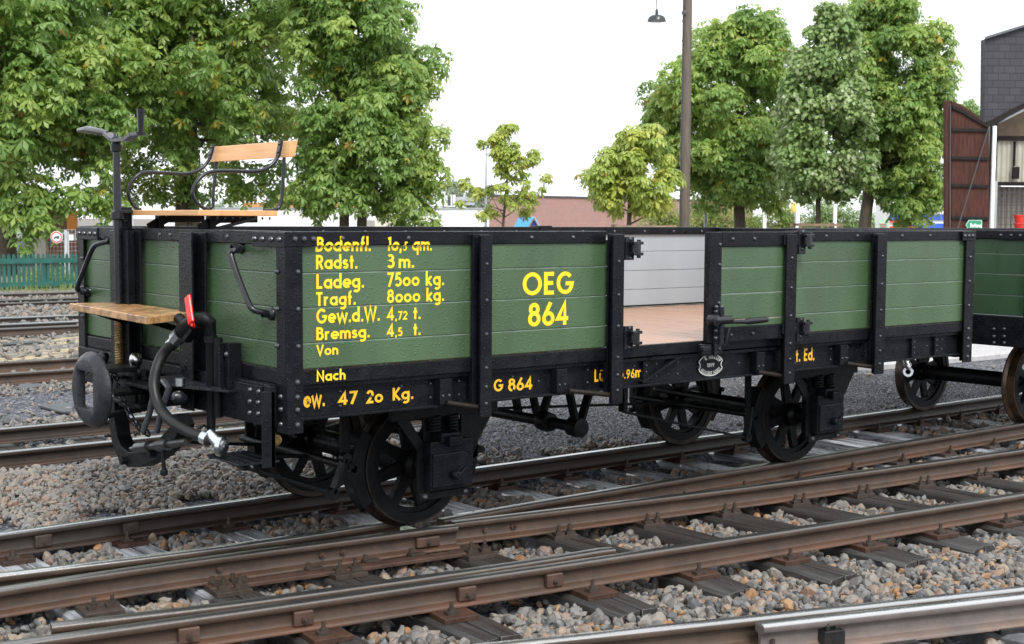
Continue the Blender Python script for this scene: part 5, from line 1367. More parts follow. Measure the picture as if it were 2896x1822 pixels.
stones('ballast', 'loose stones between the rails of the empty track behind the heap', -2.5, 3.0, 3.15, 7.9, 0.05, 0.05, 1, 12, lambda x, y: rng.uniform(0, 1, len(x)) < np.where(y < 4.9, 0.95, np.where((y > 5.4) & (y < 7.0), 0.10, 0.6)), 0.0, 0.5, lambda P, t: t * 0.9)
stones('ballast', 'scattered stones beside the far rail behind the wagon', 1.2, 12, 1.10, 1.75, 0.05, 0.042, 1, 12, lambda x, y: rng.uniform(0, 1, len(x)) < 0.75 * np.exp(-(y - 1.10) / 0.14) + 0.02)
stones('ballast', 'dark fine grit covering the yard behind the wagon', 0.6, 9.5, 1.3, 4.6, 0.033, 0.016, 1, 12, lambda x, y: (x > 0.6) & (x + 0.6 * (y - 3.0) < 8.2), 0.0, 0.3, lambda P, t: 0.13 + t * 0.12 + 0.4 * (t > 0.98))
stones('ballast', 'sparse light stones on the dark yard behind the wagon', 1.0, 12, 1.7, 7.0, 0.10, 0.045, 1, 12, lambda x, y: rng.uniform(0, 1, len(x)) < 0.07 + 0.7 * (y > 4.8) * (x < 7.5))
stones('ballast', 'pale ballast around the rails beyond the buffer', -3.0, 9.5, 7.9, 22.5, 0.105, 0.075, 1, 12, lambda x, y: (y > 7.9) & (rng.uniform(0, 1, len(x)) < np.where((y > 9.8) & (y < 12.6), 0.25, 0.8)), 0.0, 0.3, lambda P, t: 0.3 + t * 0.55)

# ---------------------------------------------------------------- plants
def leaf_mat(name, stops, transl=0.5):
    m = bpy.data.materials.new(name); m.use_nodes = True
    nt = m.node_tree; b = nt.nodes['Principled BSDF']; out = nt.nodes['Material Output']
    at = nt.nodes.new('ShaderNodeAttribute'); at.attribute_name = 'tint'
    col = ramp(nt, at.outputs['Fac'], stops)
    nt.links.new(col, b.inputs['Base Color']); b.inputs['Roughness'].default_value = 0.42
    tr = nt.nodes.new('ShaderNodeBsdfTranslucent')
    hv = nt.nodes.new('ShaderNodeHueSaturation'); hv.inputs['Hue'].default_value = 0.485; hv.inputs['Value'].default_value = 1.25
    nt.links.new(col, hv.inputs['Color']); nt.links.new(hv.outputs[0], tr.inputs['Color'])
    mx = nt.nodes.new('ShaderNodeMixShader'); mx.inputs[0].default_value = transl
    nt.links.new(b.outputs[0], mx.inputs[1]); nt.links.new(tr.outputs[0], mx.inputs[2]); nt.links.new(mx.outputs[0], out.inputs['Surface'])
    return m
M['chestnut'] = leaf_mat('chestnut_leaves', [(0.0, (0.125, 0.225, 0.060)), (0.45, (0.215, 0.345, 0.085)), (0.8, (0.33, 0.44, 0.11)), (0.95, (0.40, 0.48, 0.13)), (0.975, (0.38, 0.33, 0.04)), (0.992, (0.40, 0.30, 0.04)), (1.0, (0.26, 0.10, 0.03))])
M['lightleaf'] = leaf_mat('yellow_green_leaves', [(0.0, (0.21, 0.30, 0.055)), (0.5, (0.32, 0.40, 0.07)), (0.9, (0.42, 0.45, 0.085)), (0.97, (0.36, 0.30, 0.05)), (1.0, (0.36, 0.2, 0.05))], 0.35)
M['linden'] = leaf_mat('lime_leaves', [(0.0, (0.14, 0.235, 0.072)), (0.5, (0.21, 0.315, 0.095)), (0.74, (0.27, 0.36, 0.14)), (0.86, (0.36, 0.42, 0.24)), (1.0, (0.40, 0.43, 0.29))], 0.3)
M['hedge'] = leaf_mat('hedge_leaves', [(0.0, (0.14, 0.21, 0.05)), (0.6, (0.24, 0.31, 0.075)), (1.0, (0.38, 0.38, 0.11))])
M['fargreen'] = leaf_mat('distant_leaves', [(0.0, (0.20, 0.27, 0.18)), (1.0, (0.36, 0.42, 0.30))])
M['bark'] = mat('bark', (0.0722, 0.057, 0.038), 0.75, var=0.4, vscale=9, stretch=(3, 3, 0.7), bs=25, bstr=0.6)
def unit(a): return a / (np.linalg.norm(a, axis=-1, keepdims=True) + 1e-9)
def foliage(name, m, parent, c, r, per, L, nl, lr, wid=0.42, droop=0.55, up=0.75, fan=2 * PI, flat=0.85, t0=None, inner=0.25):
    c = np.asarray(c, float); r = np.asarray(r, float)
    cnt = np.maximum(3, (per * (r / r.mean()) ** 2)).astype(int)
    ix = np.repeat(np.arange(len(c)), cnt); n = len(ix)
    d = lr.normal(size=(n, 3)); d[:, 2] += 0.28; d = unit(d)
    rad = r[ix] * (inner + (1 - inner) * lr.uniform(0, 1, n) ** 0.4) * np.where(lr.uniform(0, 1, n) < 0.1, 1.2, 1.0)
    p = c[ix] + d * rad[:, None] * np.array([1, 1, flat])
    nn = unit(d * 0.55 + np.array([0, 0, up]) + 0.27 * lr.normal(size=(n, 3)))
    u = unit(np.cross(nn, unit(lr.normal(size=(n, 3))))); v = np.cross(nn, u)
    l = L * np.exp(lr.normal(0, 0.2, n))
    bt = lr.uniform(0, 0.55, len(c)) if t0 is None else t0
    tint = np.clip(bt[ix] + lr.uniform(0, 0.42, n), 0, 0.955)
    sp = lr.uniform(0, 1, n); tint = np.where(sp > 0.988, lr.uniform(0.965, 1.0, n), tint)
    VS = []; 
    for k in range(nl):
        a = fan * (k - (nl - 1) / 2) / nl + lr.uniform(-0.15, 0.15, n)
        dd = unit(np.cos(a)[:, None] * u + np.sin(a)[:, None] * v - droop * nn * lr.uniform(0.6, 1.4, n)[:, None])
        sd = unit(np.cross(nn, dd)); lk = (l * lr.uniform(0.8, 1.1, n))[:, None]
        A = p + dd * lk * 0.06; mid = p + dd * lk * 0.64
        B = mid + sd * lk * wid * 0.5 - nn * lk * 0.07; D = mid - sd * lk * wid * 0.5 - nn * lk * 0.07
        Tp = p + dd * lk + np.array([0, 0, -0.14]) * lk
        VS.append(np.stack([A, B, Tp, D], 1))
    VS = np.stack(VS, 1)            # n, nl, 4, 3
    V = VS.reshape(-1, 3); F = np.arange(len(V)).reshape(-1, 4)
    return mesh_np(name, V, F, m, parent, np.repeat(tint, nl))
def crown_blobs(cen, a, h, nb, rb, lr, egg=0.0, low=-0.9):
    """leaf masses spread through a lumpy crown"""
    lob = unit(lr.normal(size=(9, 3))); amp = lr.uniform(-0.16, 0.20, 9)
    out = []; rr = []
    while len(out) < nb:
        d = unit(lr.normal(size=3))
        if d[2] < low: continue
        k = 1 + sum(amp[i] * max(0, float(lob[i] @ d)) ** 3 for i in range(9))
        q = lr.uniform(0, 1) ** 0.42
        z = d[2] * q * k
        wf = 1.0 - egg * max(0, z)
        r_ = rb * lr.uniform(0.7, 1.25)
        pos = np.array([d[0] * q * k * wf * max(0.1, a - r_ * 0.6), d[1] * q * k * wf * max(0.1, a - r_ * 0.6), z * max(0.1, h - r_ * 0.6)])
        out.append(cen + pos); rr.append(r_)
    return np.array(out), np.array(rr)
def profile_blobs(prof, t, nb, rb, lr):
    """leaf masses filling a crown of measured height and width, round in plan"""
    P = np.array(prof, float); sc = t / FPX; out = []; rr = []
    while len(out) < nb:
        y = lr.uniform(P[0, 0], P[-1, 0]); xl, xr = np.interp(y, P[:, 0], P[:, 1]), np.interp(y, P[:, 0], P[:, 2])
        if lr.uniform() > (xr - xl) / (P[:, 2] - P[:, 1]).max() + 0.12: continue
        r_ = rb * lr.uniform(0.6, 1.25); e = r_ * 0.40 / sc
        w_ = max(4.0, (xr - xl) / 2 - e); th = lr.uniform(0, 2 * PI); q = lr.uniform() ** 0.4
        p = AT((xl + xr) / 2 + w_ * q * math.cos(th), min(max(y, P[0, 0] + e * 0.9), P[-1, 0] - e * 0.9), t) + FH * (w_ * q * math.sin(th) * sc)
        out.append(p); rr.append(r_)
    return np.array(out), np.array(rr)
def tree(label, px, top, bot, hw, t, trunks, m, seed, nb=95, rb=0.85, per=58, L=0.25, nl=6, cat='tree', group=None, egg=0.25, trunk_r=None, wid=0.42, droop=0.55, extra=(), name='tree', lean=0.0, fan=2 * PI, inner=0.25, limbs=14, low=-0.9, prof=None):
    lr = np.random.default_rng(seed)
    root = empty(name, label=label, cat=cat, group=group)
    sc = t / FPX
    cen = AT(px, (top + bot) / 2, t); a = hw * sc; h = (bot - top) / 2 * sc
    c, r = crown_blobs(cen, a, h, nb, rb, lr, egg, low) if prof is None else profile_blobs(prof, t, nb, rb, lr)
    if len(extra):
        ec = np.array([AT(ex, ey, t + et) for ex, ey, er, et in extra]); er = np.array([e[2] for e in extra]); c = np.concatenate([c, ec]); r = np.concatenate([r, er])
    foliage('crown', m, root, c, r, per, L, nl, lr, wid, droop, fan=fan, inner=inner)
    o = MB()
    for k, (bx_, tw) in enumerate(trunks):
        base = AT(bx_, 640, t); base[2] = -0.2
        rad = tw / 2 * sc
        fork = cen + np.array([0, 0, -h * 0.25]) + RH * ((bx_ - px) * sc * 0.6 + lean * k)
        mid = base * 0.45 + fork * 0.55; mid[:2] += lr.normal(0, 0.06, 2)
        tip = cen + np.array([0, 0, h * 0.75]) + RH * ((bx_ - px) * sc * 0.3)
        o.tube([base, base + (mid - base) * 0.3, mid, fork, (fork + tip) / 2 + lr.normal(0, 0.1, 3), tip], [rad * 1.15, rad, rad * 0.92, rad * 0.72, rad * 0.4, rad * 0.12], 10)
        for j in lr.choice(len(c), min(limbs, len(c)), replace=False):
            e = c[j]; s_ = mid + (fork - mid) * lr.uniform(0.1, 1.0) if e[2] < fork[2] else fork + (tip - fork) * lr.uniform(0.0, 0.6)
            q = (s_ + e) / 2 + np.array([0, 0, -0.12 * np.linalg.norm(e - s_) * (1 if e[2] > s_[2] else -0.6)])
            o.tube([s_, q, e], [rad * 0.38, rad * 0.24, rad * 0.08], 6, False)
    o.build('trunk', 'bark', root, 0, 60)
    return root
G1 = 'chestnut trees behind the picket fence'
tree('big chestnut at the left edge with a thick trunk behind the green fence', 40, -300, 640, 380, 37.5, [(12, 62)], M['chestnut'], 1, 160, 0.80, 74, 0.225, 6, group=G1, egg=0.1, extra=[(120, 640, 0.42, -1.5), (80, 690, 0.3, -1.5), (150, 585, 0.5, -1), (285, 640, 0.26, -.6), (60, 600, .6, -1), (110, 570, .6, -1), (180, 560, .55, -1), (230, 570, .5, -1), (290, 575, .5, -.8), (100, 610, .45, -1.3), (145, 660, .25, -1.5), (60, 650, .4, -1.6), (20, 560, .6, -1.5), (60, 530, .6, -1.5), (5, 500, .6, -1.5), (100, 520, .6, -1), (30, 610, .4, -1.6), (330, 590, .4, -.5)])
tree('middle chestnut with a bare brown trunk behind the brakeman bench', 530, -300, 568, 385, 42, [(512, 44), (560, 30)], M['chestnut'], 2, 150, 0.82, 70, 0.235, 6, group=G1, egg=0.1, extra=[(690, 545, 0.5, 0), (300, 560, .6, 0), (360, 545, .6, 0), (420, 545, .5, 0), (740, 540, .6, 0), (790, 560, .5, 0), (560, 540, .6, -.5), (240, 560, .6, 0), (330, 500, .7, 0), (400, 500, .7, -.5), (480, 530, .6, -.6), (640, 520, .7, 0), (700, 500, .7, 0), (780, 500, .7, 0), (840, 540, .5, 0), (450, 555, .4, -.4)])
tree('round chestnut with a forked trunk beside the white sky gap', 1010, -95, 615, 260, 39, [(972, 30), (1018, 30)], M['chestnut'], 3, 160, 0.64, 74, 0.195, 6, group=G1, lean=0.1, prof=[(-120, 780, 1050), (0, 770, 1130), (60, 780, 1190), (150, 790, 1265), (230, 810, 1238), (280, 820, 1212), (340, 830, 1252), (430, 850, 1272), (520, 850, 1250), (555, 860, 1240), (590, 900, 1238)], extra=[(905, 600, 0.3, 0), (870, 580, 0.4, 0), (830, 560, .4, 0), (1100, 600, .4, 0), (1150, 615, .4, 0), (1205, 610, .4, 0), (1225, 640, .3, 0), (1120, 640, .25, 0), (900, 635, .2, 0), (1085, 575, .4, 0), (1190, 640, .3, -.3)])
G2 = 'trees right of the wooden pole'
tree('broad dark green chestnut just right of the wooden pole', 2070, 45, 585, 230, 44, [(2100, 34)], M['chestnut'], 4, 150, 0.64, 72, 0.195, 6, group=G2, prof=[(40, 2060, 2190), (120, 1950, 2240), (230, 1815, 2245), (320, 1825, 2250), (400, 1800, 2250), (480, 1840, 2250), (520, 1950, 2235), (565, 2020, 2215)], extra=[(1975, 575, 0.35, 0), (2185, 590, 0.3, 0), (2215, 610, 0.25, 0), (2015, 590, .25, 0)])
tree('slender lime tree with pale silvery leaves between two chestnuts', 2320, 25, 560, 150, 39, [(2318, 15)], M['linden'], 5, 190, 0.40, 70, 0.14, 2, group=G2, wid=0.85, droop=0.9, inner=0.2, prof=[(20, 2318, 2372), (80, 2275, 2425), (160, 2240, 2450), (260, 2205, 2460), (360, 2185, 2465), (450, 2160, 2485), (520, 2190, 2470), (560, 2260, 2420)])
tree('chestnut with a leaning dark trunk next to the open shed door', 2520, 5, 600, 170, 45, [(2432, 36)], M['chestnut'], 6, 140, 0.64, 72, 0.195, 6, group=G2, prof=[(0, 2450, 2560), (60, 2370, 2630), (120, 2360, 2680), (190, 2370, 2698), (300, 2390, 2692), (400, 2400, 2685), (500, 2420, 2675), (580, 2470, 2665), (630, 2550, 2650)])
G3 = 'young trees in front of the brick wall'
tree('small yellowish chestnut just left of the wooden pole', 1785, 362, 600, 130, 31, [(1785, 15)], M['lightleaf'], 7, 66, 0.30, 34, 0.15, 6, group=G3, limbs=12, prof=[(358, 1800, 1870), (400, 1725, 1892), (455, 1648, 1922), (510, 1630, 1922), (565, 1680, 1915), (605, 1740, 1880)])
tree('thin young tree with sparse leaves before the brick wall', 1440, 355, 600, 95, 32, [(1430, 9)], M['lightleaf'], 8, 52, 0.17, 17, 0.115, 6, group=G3, limbs=45, prof=[(350, 1425, 1460), (400, 1365, 1470), (440, 1380, 1540), (480, 1395, 1510), (520, 1350, 1560), (560, 1370, 1550), (605, 1370, 1530)], extra=[(1318, 518, 0.2, 0), (1345, 545, 0.2, 0), (1300, 575, 0.13, 0), (1310, 522, 0.15, 0), (1365, 605, 0.18, 0), (1545, 505, 0.2, 0), (1440, 365, 0.2, 0), (1365, 408, 0.17, 0)])
tree('small tree top between the shed door and the slate wall', 2745, 250, 520, 42, 62, [(2748, 14)], M['linden'], 9, 26, 0.42, 60, 0.2, 5, egg=0.3)
def bush(label, px, top, hw, t, m, seed, nb=26, rb=0.66, per=110, L=0.12, nl=3, group='bushes along the far side of the yard'):
    lr = np.random.default_rng(seed); root = empty('bush', label=label, cat='bush', group=group)
    sc = t / FPX; tp = AT(px, top, t); a = hw * sc
    c = []; r = []
    for k in range(nb):
        x = lr.uniform(-1, 1); hz = tp[2] * (1 - 0.25 * x * x) * lr.uniform(0.35, 1.0)
        q = tp + RH * x * a + FH * lr.uniform(-0.5, 0.5); q[2] = hz - rb * 0.5; c.append(q); r.append(rb * lr.uniform(0.7, 1.2))
    foliage('foliage', m, root, np.array(c), np.array(r), per, L, nl, lr, 0.5, 0.4)
    o = MB()
    for k in range(5): q = c[k]; o.tube([(q[0], q[1], -0.2), q], [0.03, 0.012], 5)
    o.build('stem', 'bark', root)
bush('yellowish bush between the young tree and the wooden pole', 1880, 560, 55, 66, M['hedge'], 21)
bush('rounded green bush right of the wooden pole', 2010, 572, 80, 67, M['hedge'], 22, 34)
bush('yellow-green bush behind the white flagpoles', 2190, 572, 85, 68, M['hedge'], 23, 36)
bush('darker green bush under the lime tree', 2350, 545, 85, 68, M['linden'], 24, 40)
bush('low dull bush below the leaning trunk', 2470, 590, 50, 68, M['linden'], 25, 14)
bush('low hedge plant directly behind the green fence', 150, 765, 90, 33, M['hedge'], 26, 26, 0.3, 90, 0.07)
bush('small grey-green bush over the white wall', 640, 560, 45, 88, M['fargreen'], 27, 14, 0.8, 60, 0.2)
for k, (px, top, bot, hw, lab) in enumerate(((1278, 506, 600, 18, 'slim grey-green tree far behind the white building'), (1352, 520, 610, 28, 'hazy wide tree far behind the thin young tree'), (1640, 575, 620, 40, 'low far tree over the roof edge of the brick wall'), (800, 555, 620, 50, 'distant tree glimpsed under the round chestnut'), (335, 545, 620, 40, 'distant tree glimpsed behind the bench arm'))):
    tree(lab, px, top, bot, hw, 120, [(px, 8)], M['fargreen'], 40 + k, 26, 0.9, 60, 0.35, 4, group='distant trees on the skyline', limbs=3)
# grass strip at the fence
n = 6000
gxv = rng.uniform(-2, 14, n); gyv = rng.uniform(23.6, 27.5, n); hh = rng.uniform(0.08, 0.26, n); an = rng.uniform(0, PI, n)
bse = np.stack([gxv, gyv, np.full(n, -0.14)], -1); sd = np.stack([np.cos(an), np.sin(an), 0 * an], -1) * 0.02; tp = bse + np.stack([rng.normal(0, 0.05, n), rng.normal(0, 0.05, n), hh], -1)
V = np.stack([bse - sd, bse + sd, tp], 1).reshape(-1, 3)
tag(mesh_np('grass', V, np.arange(3 * n).reshape(-1, 3), 'hedge', None, rng.uniform(0, 0.7, n)), 'strip of green grass at the foot of the picket fence', 'grass', None, 'stuff')
# ---------------------------------------------------------------- fence
M['fencegreen'] = mat('sea_green_paint', (0.00888, 0.0851, 0.06808), 0.45, var=0.2, vscale=6)
fe = empty('picket_fence', label='sea green wooden picket fence at the left behind the tracks', cat='fence')
fy = 24.6
zt_f = ON(100, 718, 1, fy)[2]; zb_f = -0.13
o = MB(); x = 2.0
while x < 15.5:
    o.prism([(x, fy, zb_f), (x + 0.064, fy, zb_f), (x + 0.064, fy, zt_f - 0.05), (x + 0.050, fy, zt_f - 0.012), (x + 0.032, fy, zt_f), (x + 0.014, fy, zt_f - 0.012), (x, fy, zt_f - 0.05)], (0, 0.022, 0)); x += 0.1085
o.build('picket_panel', 'fencegreen', fe)
for py in (738, 804):
    z = ON(100, py, 1, fy)[2]; o = MB(); o.box(2.0, 15.5, fy - 0.05, fy - 0.001, z - 0.055, z + 0.055); o.build('fence_rail', 'fencegreen', fe)
for k in range(6): o = MB(); o.box(2.2 + 2.4 * k, 2.3 + 2.4 * k, fy + 0.023, fy + 0.12, -0.2, zt_f - 0.1); o.build('post', 'fencegreen', fe)

# ---------------------------------------------------------------- simple solids seen from afar, set square to the view
def face(mb, pts, t, dep):
    """closed outline measured in the photo, stood up at distance t and given real depth"""
    mb.prism([AT(px, py, t) for px, py in pts], FH * dep)
def block(mb, px0, px1, top, t, dep, bottom=None):
    a, b = AT(px0, top, t), AT(px1, top, t); z1 = (a[2] + b[2]) / 2; z0 = -0.2 if bottom is None else AT((px0 + px1) / 2, bottom, t)[2]
    mb.prism([(a[0], a[1], z0), (b[0], b[1], z0), (b[0], b[1], z1), (a[0], a[1], z1)], FH * dep)
M['white'] = mat('white_render', (0.80, 0.80, 0.79), 0.6, var=0.03, vscale=1.5)
M['cream'] = mat('cream_render', (0.62, 0.58, 0.50), 0.6, var=0.06, vscale=2)
M['trim'] = mat('grey_metal_trim', (0.34, 0.36, 0.38), 0.4, var=0.1, vscale=4)
M['darktrim'] = mat('dark_metal', (0.05, 0.055, 0.06), 0.45, var=0.1, vscale=4)
def brick_mat():
    m, nt, b = _mat('red_brick')
    v = coords(nt); br = nt.nodes.new('ShaderNodeTexBrick')
    tc = nt.nodes.new('ShaderNodeTexCoord'); mp = nt.nodes.new('ShaderNodeMapping'); mp.inputs['Rotation'].default_value = (R(90), 0, 0)
    sx = nt.nodes.new('ShaderNodeSeparateXYZ'); nt.links.new(tc.outputs['Object'], sx.inputs[0])
    ad = nt.nodes.new('ShaderNodeMath'); ad.operation = 'SUBTRACT'; nt.links.new(sx.outputs['X'], ad.inputs[0]); nt.links.new(sx.outputs['Y'], ad.inputs[1])
    cb = nt.nodes.new('ShaderNodeCombineXYZ'); nt.links.new(ad.outputs[0], cb.inputs['X']); nt.links.new(sx.outputs['Z'], cb.inputs['Y'])
    nt.links.new(cb.outputs[0], br.inputs['Vector'])
    br.inputs['Scale'].default_value = 1.0; br.inputs['Brick Width'].default_value = 0.34; br.inputs['Row Height'].default_value = 0.085; br.inputs['Mortar Size'].default_value = 0.012
    br.inputs['Color1'].default_value = (0.33, 0.14, 0.105, 1); br.inputs['Color2'].default_value = (0.26, 0.13, 0.115, 1); br.inputs['Mortar'].default_value = (0.36, 0.30, 0.27, 1)
    f = noise(nt, v, 2.5, 5); mx = nt.nodes.new('ShaderNodeMix'); mx.data_type = 'RGBA'; mx.blend_type = 'MULTIPLY'; mx.inputs['Factor'].default_value = 0.4
    nt.links.new(br.outputs['Color'], mx.inputs['A']); nt.links.new(ramp(nt, f, [(0.3, 0.7), (0.7, 1.0)]), mx.inputs['B'])
    nt.links.new(mx.outputs['Result'], b.inputs['Base Color']); b.inputs['Roughness'].default_value = 0.7
    return m
M['brick'] = brick_mat()
# brick building, its flat roof edge dropping slightly to the right
bk = empty('brick_building', label='long flat-roofed red brick wall behind the young trees', cat='building')
A0, A1 = AT(1384, 554, 85), AT(2130, 573, 106); A1[2] = A0[2]
o = MB(); o.prism([(A0[0], A0[1], -0.2), (A1[0], A1[1], -0.2), tuple(A1), tuple(A0)], FH * 9); o.build('wall', 'brick', bk)
o = MB(); dv = (A1 - A0) / np.linalg.norm(A1 - A0); o.prism([A0 - FH * 0.15 + (0, 0, 0.003), A1 - FH * 0.15 + (0, 0, 0.003), A1 - FH * 0.15 + (0, 0, 0.10), A0 - FH * 0.15 + (0, 0, 0.10)], FH * 9.2); o.build('roof_edge', 'darktrim', bk)
o = MB(); block(o, 1604, 1626, 550, 92, 1.0, 556); o.build('roof_light', 'white', bk)
# white building with roof plant
wb = empty('white_building', label='low white flat building with roof ventilation units left of the brick wall', cat='building')
o = MB(); block(o, 1060, 1383, 589, 84, 8); o.build('wall', 'white', wb)
o = MB(); a, b = AT(1060, 590, 84), AT(1378, 590, 84); o.prism([a - FH * 0.1 + (0, 0, -0.02), b - FH * 0.1 + (0, 0, -0.02), b - FH * 0.1 + (0, 0, 0.05), a - FH * 0.1 + (0, 0, 0.05)], FH * 8.2); o.build('roof_edge', 'trim', wb)
o = MB(); block(o, 1215, 1262, 543, 88, 4, 585); o.build('roof_house', 'white', wb, 0.08)
o = MB(); block(o, 1263, 1286, 551, 86, 1.2, 585); au = o.build('ventilation_unit', 'white', wb)
o = MB(); block(o, 1265.5, 1275, 553, 85.97, 0.025, 582); block(o, 1279.5, 1281.5, 551, 85.97, 0.025, 584); o.build('grille', 'darktrim', au)
o = MB(); block(o, 1287, 1342, 557, 87, 1.0, 569); block(o, 1287, 1342, 573, 87, 1.0, 580); o.build('roof_rail', 'trim', wb)
o = MB(); block(o, 1246, 1251, 606, 83.9, 0.09, 608); o.build('wall_lamp', 'darktrim', wb)
lw = empty('white_wall', label='long white boundary wall behind the brakeman bench', cat='wall')
o = MB(); block(o, 590, 1000, 590, 72, 0.4); o.build('wall', 'white', lw)
o = MB(); block(o, 588, 1000, 588, 71.9, 0.6, 590.5); o.build('coping', 'trim', lw)
o = MB(); block(o, 1060, 1140, 606, 70, 0.5); tag(o.build('concrete_pillar', 'cream', None), 'pale concrete pillar glimpsed under the round chestnut', 'pillar')
M['orange'] = mat('orange_cladding', (0.56, 0.26, 0.10), 0.6, var=0.1, vscale=3)
ob_ = empty('orange_building', label='low building with an orange-brown roof band over the white wall', cat='building')
o = MB(); block(o, 690, 1000, 586, 90, 6); o.build('wall', 'white', ob_); o = MB(); block(o, 688, 1002, 574, 89.9, 6.2, 586.5); o.build('roof_band', 'orange', ob_)
# blue-roofed play house
M['bluesheet'] = mat('blue_roof_sheet', (0.11, 0.42, 0.78), 0.45, var=0.06, vscale=3)
M['bluedark'] = mat('blue_panel', (0.012, 0.03, 0.25), 0.5, var=0.1, vscale=3)
M['timber'] = mat('pale_timber', (0.2516, 0.1776, 0.111), 0.6, var=0.2, vscale=6)
ph = empty('play_house', label='blue pitched roof of a play house in front of the brick wall', cat='play house')
tph = 36.0
A_, B_, C_ = AT(1510, 615, tph), AT(1490, 652, tph), AT(1531, 652, tph)
back_ = AT(1468, 615, tph) - A_; bk2 = back_ + FH * 0.7
for P0, P1 in ((A_, B_), (A_, C_)):
    q = (P1 - P0) * 1.5
    o = MB(); o.prism([P0, P0 + q, P0 + q + bk2, P0 + bk2], np.cross(q, bk2) / np.linalg.norm(np.cross(q, bk2)) * 0.03); o.build('roof_panel', 'bluesheet', ph)
o = MB(); q0 = bk2 * 0.04; o.prism([A_ + q0 + (0, 0, -0.05), A_ + (B_ - A_) * 1.35 + q0, A_ + (C_ - A_) * 1.35 + q0], bk2 * 0.02); o.build('gable', 'bluedark', ph)
o = MB(); o.bar(A_ + (0, 0, -0.02), A_ + (B_ - A_) * 1.45, 0.06, 0.03); o.bar(A_ + (0, 0, -0.02), A_ + (C_ - A_) * 1.45, 0.06, 0.03)
for P1 in (B_, C_):
    for w_ in (0.05, 0.9): e = A_ + (P1 - A_) * 1.3 + bk2 * w_; o.bar((e[0], e[1], -0.2), e, 0.08, 0.08)
o.build('timber_frame', 'timber', ph)
# wooden pole and hanging lamp
M['polewood'] = wood('grey_pole_timber', (0.0629, 0.04884, 0.03848), (0.1258, 0.0999, 0.0777), (9, 9, 0.6), 0.7)
tp_ = 33.0
pole = empty('wooden_pole', label='tall weathered wooden pole standing between the trees', cat='pole')
p0, p1 = AT(1934, 720, tp_), AT(1947, -90, tp_); p0b = p0 + (p0 - p1) * 0.09; p0b[2] = -0.2
rp = 14.0 * tp_ / FPX
o = MB(); o.tube([p0b, (p0b + p1) / 2, p1], [rp * 1.08, rp, rp * 0.86], 18); o.build('shaft', 'polewood', pole, 0, 60)
o = MB(); cpx = lambda y: (1934 + (720 - y) * 13 / 810) - 13.5
o.tube([AT(cpx(y), y, tp_ - 0.03) for y in (700, 520, 340, 180, 60, -60)], 0.011, 6)
for y in range(60, 700, 55): q = AT(cpx(y), y, tp_ - 0.03); o.obox(q, RH * 0.02, FH * 0.02, np.array((0, 0, 0.025)))
o.build('cable', 'darktrim', pole)
o = MB(); q = AT(1934, 36, tp_ - 0.1); o.lathe(q, FH * -1.0, [(0.001, 0.03), (0.06, 0.025), (0.06, -0.03), (0.03, -0.06)], 10, False); o.build('insulator', 'darktrim', pole)
lamp = empty('hanging_lamp', label='dark enamel lamp shade hanging from a rod left of the wooden pole', cat='lamp')
M['enamel'] = mat('dark_enamel', (0.01628, 0.0222, 0.02516), 0.3, var=0.15, vscale=10); M['enamelwhite'] = mat('white_enamel', (0.4588, 0.4588, 0.4884), 0.4, var=0.03)
lq = AT(1857, 61, 32.6); s_ = 32.6 / FPX
prof = [(27, 0), (26.5, 3), (24, 10), (21, 14), (14, 17.5), (7, 19), (5, 20), (4.5, 31), (2.5, 35), (0.1, 36)]
o = MB(); o.lathe(lq, (0, 0, 1), [(r * s_, h * s_) for r, h in prof], 32, False); o.build('lamp_shade', 'enamel', lamp, 0, 35)
o = MB(); o.lathe(lq, (0, 0, 1), [(26.3 * s_, 0.5 * s_), (20 * s_, 12 * s_), (6 * s_, 17 * s_), (0.01, 17.2 * s_)], 32, False); o.build('lamp_reflector', 'enamelwhite', lamp, 0, 35)
o = MB(); hi = AT(1857, -75, 32.6); o.tube([lq + (0, 0, 34 * s_), hi], 0.014, 8); o.tube([hi, AT(1944, -82, 32.95)], 0.025, 8); o.build('lamp_rod', 'enamel', lamp)
# flag poles, posts, lamp post
M['polewhite'] = mat('white_pole_paint', (0.85, 0.86, 0.88), 0.4, var=0.02)
for px, lab, tt, top in ((2162, 'white flagpole right of the chestnut trunk', 62, 540), (2256, 'white flagpole with a yellow sign beside it', 62, 548), (2361, 'white flagpole right of the lime tree trunk', 62, 545)):
    q = AT(px, 640, tt); o = MB(); zz = AT(px, top, tt)[2]; o.tube([(q[0], q[1], -0.2), (q[0], q[1], zz)], [0.085, 0.08], 12); o.lathe((q[0], q[1], zz), (0, 0, 1), [(0.08, -0.02), (0.09, 0.0), (0.06, 0.06), (0.001, 0.08)], 12, False)
    tag(o.build('flagpole', 'polewhite', None, 0, 50), lab, 'flagpole', 'white flagpoles among the trees')
M['yellowsign'] = mat('yellow_sign', (0.80, 0.62, 0.16), 0.5, var=0.1, vscale=3)
o = MB(); c = AT(2250, 588, 62.5); o.lathe(c, -FH, [(0.001, 0.03), (0.2, 0.03), (0.24, 0.0), (0.24, -0.04), (0.001, -0.04)], 20, False); sgn = o.build('round_sign', 'yellowsign', None, 0, 40); tag(sgn, 'round pale yellow sign beside the middle white flagpole', 'sign')
o = MB(); o.tube([(c[0], c[1], -0.2), c + (0, 0, -0.2)], 0.03, 8); o.build('post', 'trim', sgn)
